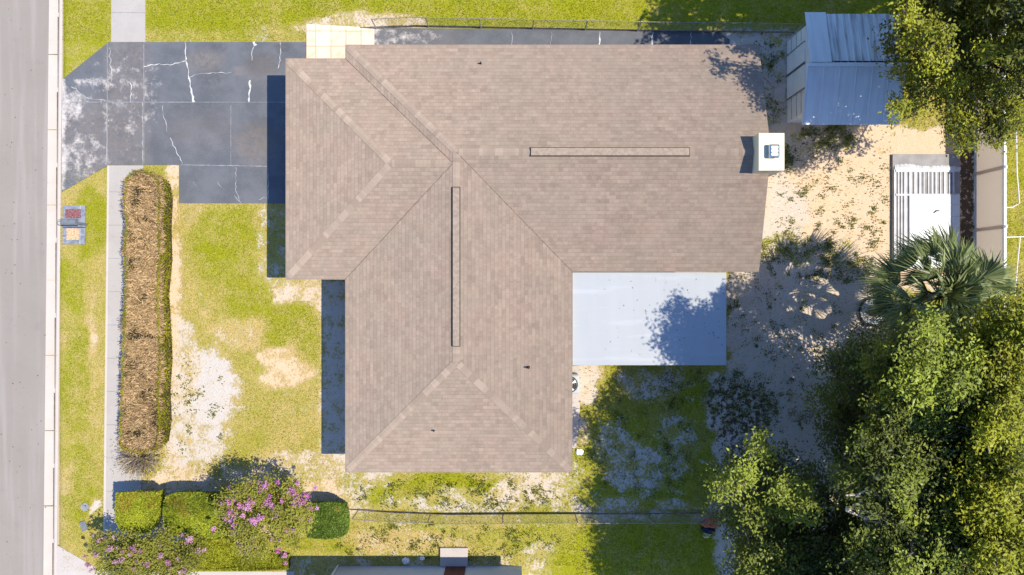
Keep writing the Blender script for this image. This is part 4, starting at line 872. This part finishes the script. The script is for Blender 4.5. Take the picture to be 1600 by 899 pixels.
# ------------------------------------------------------------------ crepe myrtles
M['myrtle'] = leafmat('myrtle_leaves', (.07, .08, .012), (.34, .32, .045), .3)
M['pink'] = leafmat('pink_blossom', (.42, .12, .30), (.68, .34, .52), .2, .8)
def myrtle(label, base, cl, fl, fm):
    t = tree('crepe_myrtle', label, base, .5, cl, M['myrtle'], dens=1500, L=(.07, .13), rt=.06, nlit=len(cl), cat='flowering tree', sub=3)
    C_, v_ = [], []
    fl = fl+[(x+random.gauss(0, 12), y+random.gauss(0, 10), h-.05, s*.6) for _ in range(2) for x, y, h, s in fl]
    for x, y, h, s in fl:
        c = P(x, y, h); k = int(110*s); C_.append(np.array(c)+rng.normal(size=(k, 3))*[.062*s, .062*s, .06*s]); v_.append(rng.uniform(0, 1)+rng.normal(0, .2, k))
    C_ = np.concatenate(C_); npmesh('blossom', leafV(C_, .055, .045, .8), 4, fm, t, np.clip(np.concatenate(v_), 0, 1)); return t
cl = [(x, y, random.uniform(1.9, 2.9), random.uniform(.32, .5)) for x, y in ((372, 770), (395, 765), (420, 758), (455, 768), (360, 800), (385, 795), (410, 790), (435, 785), (465, 795), (372, 825), (398, 822), (425, 815), (450, 812), (470, 815), (385, 845), (410, 845), (440, 838), (395, 862), (360, 775), (350, 790), (408, 772), (440, 800))]
cl += fill([(352, 760), (470, 760), (478, 840), (400, 862), (360, 850)], 12, (1.2, 1.8), (.35, .5))
fl = [(413, 760, 2.9, 1.2), (406, 766, 2.8, 1), (360, 780, 2.6, 1.1), (392, 785, 2.9, 1.1), (386, 793, 2.8, 1), (418, 787, 2.9, 1), (456, 768, 2.8, 1.1), (478, 775, 2.5, 1.3), (462, 786, 2.7, 1.4), (474, 783, 2.6, 1), (483, 795, 2.4, .9), (362, 803, 2.6, 1.5), (354, 809, 2.5, 1), (407, 809, 2.9, 1.1), (394, 813, 2.8, .8), (433, 803, 2.8, 1), (464, 805, 2.6, 1.1), (470, 812, 2.5, .9), (366, 829, 2.4, 1), (437, 843, 2.3, .8), (378, 851, 2.2, 1.1), (390, 856, 2.2, 1), (447, 830, 2.3, .8), (445, 868, 1.0, .8), (433, 861, 1.2, .7), (394, 843, 2.3, .8), (425, 790, 2.9, .8), (375, 790, 2.7, .9), (368, 770, 2.7, .7)]
myrtle('crepe myrtle with pink blossom between two clipped green shrubs', (415, 775), cl, fl, M['pink'])
cl = [(x, y, random.uniform(1.5, 2.4), random.uniform(.38, .56)) for x, y in ((185, 850), (205, 845), (232, 850), (258, 848), (180, 870), (205, 868), (228, 872), (255, 868), (282, 862), (190, 888), (215, 892), (240, 890), (268, 888), (295, 880), (300, 860), (160, 850), (250, 905), (200, 908), (285, 905), (170, 888))]
fl = [(150, 868, 1.8, .9), (137, 882, 1.8, .8), (172, 858, 2.2, .9), (208, 858, 2.4, 1), (251, 868, 2.4, .8), (296, 843, 2.2, .9), (190, 875, 2.3, .8), (218, 862, 2.4, .8), (310, 862, 2, .8), (288, 892, 2.3, 1), (263, 880, 2.3, .7), (230, 880, 2.3, .7), (163, 842, 2, .6)]
myrtle('darker crepe myrtle with few faded pink flowers in the bottom left corner', (250, 850), cl, fl, leafmat('faded_pink_blossom', (.34, .14, .22), (.60, .36, .42), .2, .8))

# fallen leaves on sand and roofs
fl_ = []
for _ in range(1300):
    c = P(random.uniform(1130, 1400), random.uniform(200, 720)); fl_.append((c.x, c.y, .02))
for _ in range(50): fl_.append((random.uniform(x0+1, x1-.1), y0_+.1+random.random()*(y1_-y0_-.2), 2.315))
for _ in range(1200):
    c = P(random.uniform(890, 1150), random.uniform(575, 890)); fl_.append((c.x, c.y, .03))
fl_ = np.array(fl_)
tag(npmesh('fallen_leaves', leafV(fl_, rng.uniform(.03, .08, len(fl_)), rng.uniform(.02, .04, len(fl_)), 6), 4, leafmat('fallen_leaves', (.06, .04, .02), (.26, .17, .08), .1, .8), None, rng.random(len(fl_))), 'brown fallen leaves scattered under the trees and on the patio roof', 'fallen leaves', kind='stuff')

# ------------------------------------------------------------------ small things
kb = thing('mailbox_bed', 'grey paved kerbside bed with red and tan stone insets under the mailbox', 'paved bed', tuple(P(114, 352)))
bm = bmesh.new(); pbox(bm, 98, 321, 133, 382, -.01, .05); obj('paving', bm, plain('blue_grey_pavers', (.20, .21, .24), .8, .25, 8), kb)
bm = bmesh.new(); pbox(bm, 104, 357, 123, 375, .05, .058); obj('tan_inset', bm, plain('tan_gravel', (.55, .36, .20), .9, .35, 16, bump=.6), kb)
bm = bmesh.new(); pbox(bm, 102, 327, 126, 341, .05, .058); obj('red_inset', bm, plain('red_stones', (.22, .09, .09), .9, .6, 18, bump=.8), kb)
bm = bmesh.new()
for y in (355, ): pbox(bm, 98, y, 133, y+1.2, .05, .054)
obj('shadow_strip', bm, M['dark'], kb)  # dark strip painted as the thin shadow between the two halves
bm = bmesh.new()
for x, y, x2, y2 in ((125, 321, 125.6, 328), (124.5, 357, 125.1, 382), (98, 371.5, 103, 372.2), (125, 367, 131, 367.7)): pbox(bm, x, y, x2, y2, .05, .055)
obj('light_joint', bm, M['crack'], kb)
mc = P(109, 347, 1.1); mb_ = thing('mailbox', 'grey mailbox on a post beside the kerb', 'mailbox', (mc.x, mc.y, 0))
bm = bmesh.new(); box(bm, (mc.x, mc.y, .5), (.09, .09, 1.0)); obj('post', bm, M['grey'], mb_)
bm = bmesh.new(); n = 9; prof = [(-.13, 0)]+[(-.13*math.cos(a_), .12+.10*math.sin(a_)) for a_ in [i*math.pi/8 for i in range(9)]]+[(.13, 0)]
a = [bm.verts.new((mc.x-.32, mc.y+p[0], 1.0+p[1])) for p in prof]; b_ = [bm.verts.new((mc.x+.28, mc.y+p[0], 1.0+p[1])) for p in prof]
for i in range(len(a)): bm.faces.new((a[i], a[(i+1) % len(a)], b_[(i+1) % len(a)], b_[i]))
bm.faces.new(a[::-1]); bm.faces.new(b_); obj('box', bm, M['grey'], mb_)
bm = bmesh.new(); tube(bm, [(mc.x-.42+.09*math.cos(a_), mc.y+.09*math.sin(a_), 1.1) for a_ in [i*math.pi/8 for i in range(17)]], .014, 5); obj('paper_ring', bm, M['galv'], mb_)
a = P(133, 792); bm = bmesh.new(); disc(bm, a, .17, 0, .035, 20); o = tag(obj('utility_cover', bm, M['galv']), 'round grey cover set in the verge grass', 'cover')
bm = bmesh.new(); disc(bm, a+Vector((.03, .05, 0)), .03, .036, .042, 8); obj('keyhole', bm, M['dark'], o)
bm = bmesh.new(); a = P(131, 822); box(bm, (a.x, a.y, .02), (.24, .4, .05), rz=.35, bev=.012); tag(obj('meter_cover', bm, M['grey']), 'dark rectangular meter cover set askew in the verge', 'cover')
def cloth(px, py, s, m, label, cat, z=.08):
    c = P(px, py); bm = bmesh.new(); bmesh.ops.create_icosphere(bm, subdivisions=3, radius=1)
    r = np.random.default_rng(int(px)); 
    for v_ in bm.verts:
        n_ = fbm(np.array([v_.co.x*1.0]), np.array([v_.co.y+v_.co.z*.7]), 2.2, int(px))[0]; k = .55+.9*n_; v_.co = Vector((c.x+v_.co.x*s[0]*k, c.y+v_.co.y*s[1]*k, max(-.01, z+v_.co.z*s[2]*k)))
    return tag(obj('cloth_heap' if cat == 'cloth' else 'stone', bm, m), label, cat)
o = thing('cloth_heap', 'crumpled rust orange and dark blue cloth on shaded ground by the rear fence', 'cloth', tuple(P(1107, 822)))
def lump(px, py, s, m, name, seed):
    c = P(px, py); bm = bmesh.new(); bmesh.ops.create_icosphere(bm, subdivisions=4, radius=1)
    co = np.array([v_.co[:] for v_ in bm.verts]); k = .5+1.0*fbm(co[:, 0]+co[:, 2], co[:, 1]-co[:, 2]*.6, 2.1, seed)
    for v_, kk in zip(bm.verts, k): v_.co = Vector((c.x+v_.co.x*s[0]*kk, c.y+v_.co.y*s[1]*kk, max(-.01, .09+v_.co.z*s[2]*kk)))
    return obj(name, bm, m, o, False)
lump(1108, 817, (.34, .2, .2), plain('rust_orange_cloth', (.50, .14, .06), .9, .3, 10), 'orange_cloth', 3); lump(1105, 826, (.24, .15, .16), plain('navy_cloth', (.02, .025, .05), .9, .3, 10), 'dark_cloth', 5)
lump(1103, 835, (.16, .12, .1), plain('yellow_cloth', (.45, .38, .16), .9, .3, 10), 'yellow_cloth', 9)
cloth(905, 706, (.17, .13, .1), M['white'], 'small white stone in the grass beside the east wall', 'stone', .03)
for x, y, s_ in ((634, 876, .16), (660, 872, .1)):
    cloth(x, y, (s_, s_*.8, .1), M['white'], 'small pale stone by the neighbour wall, '+('the larger and left one' if x < 640 else 'the smaller and right one'), 'stone', .03)
a = P(277, 790); 
bm = bmesh.new(); a = P(262, 772); box(bm, (a.x, a.y, .10), (.36, .30, .24), bev=.02); tag(obj('block', bm, M['concrete']), 'small concrete block in shade between the two clipped shrubs', 'block')
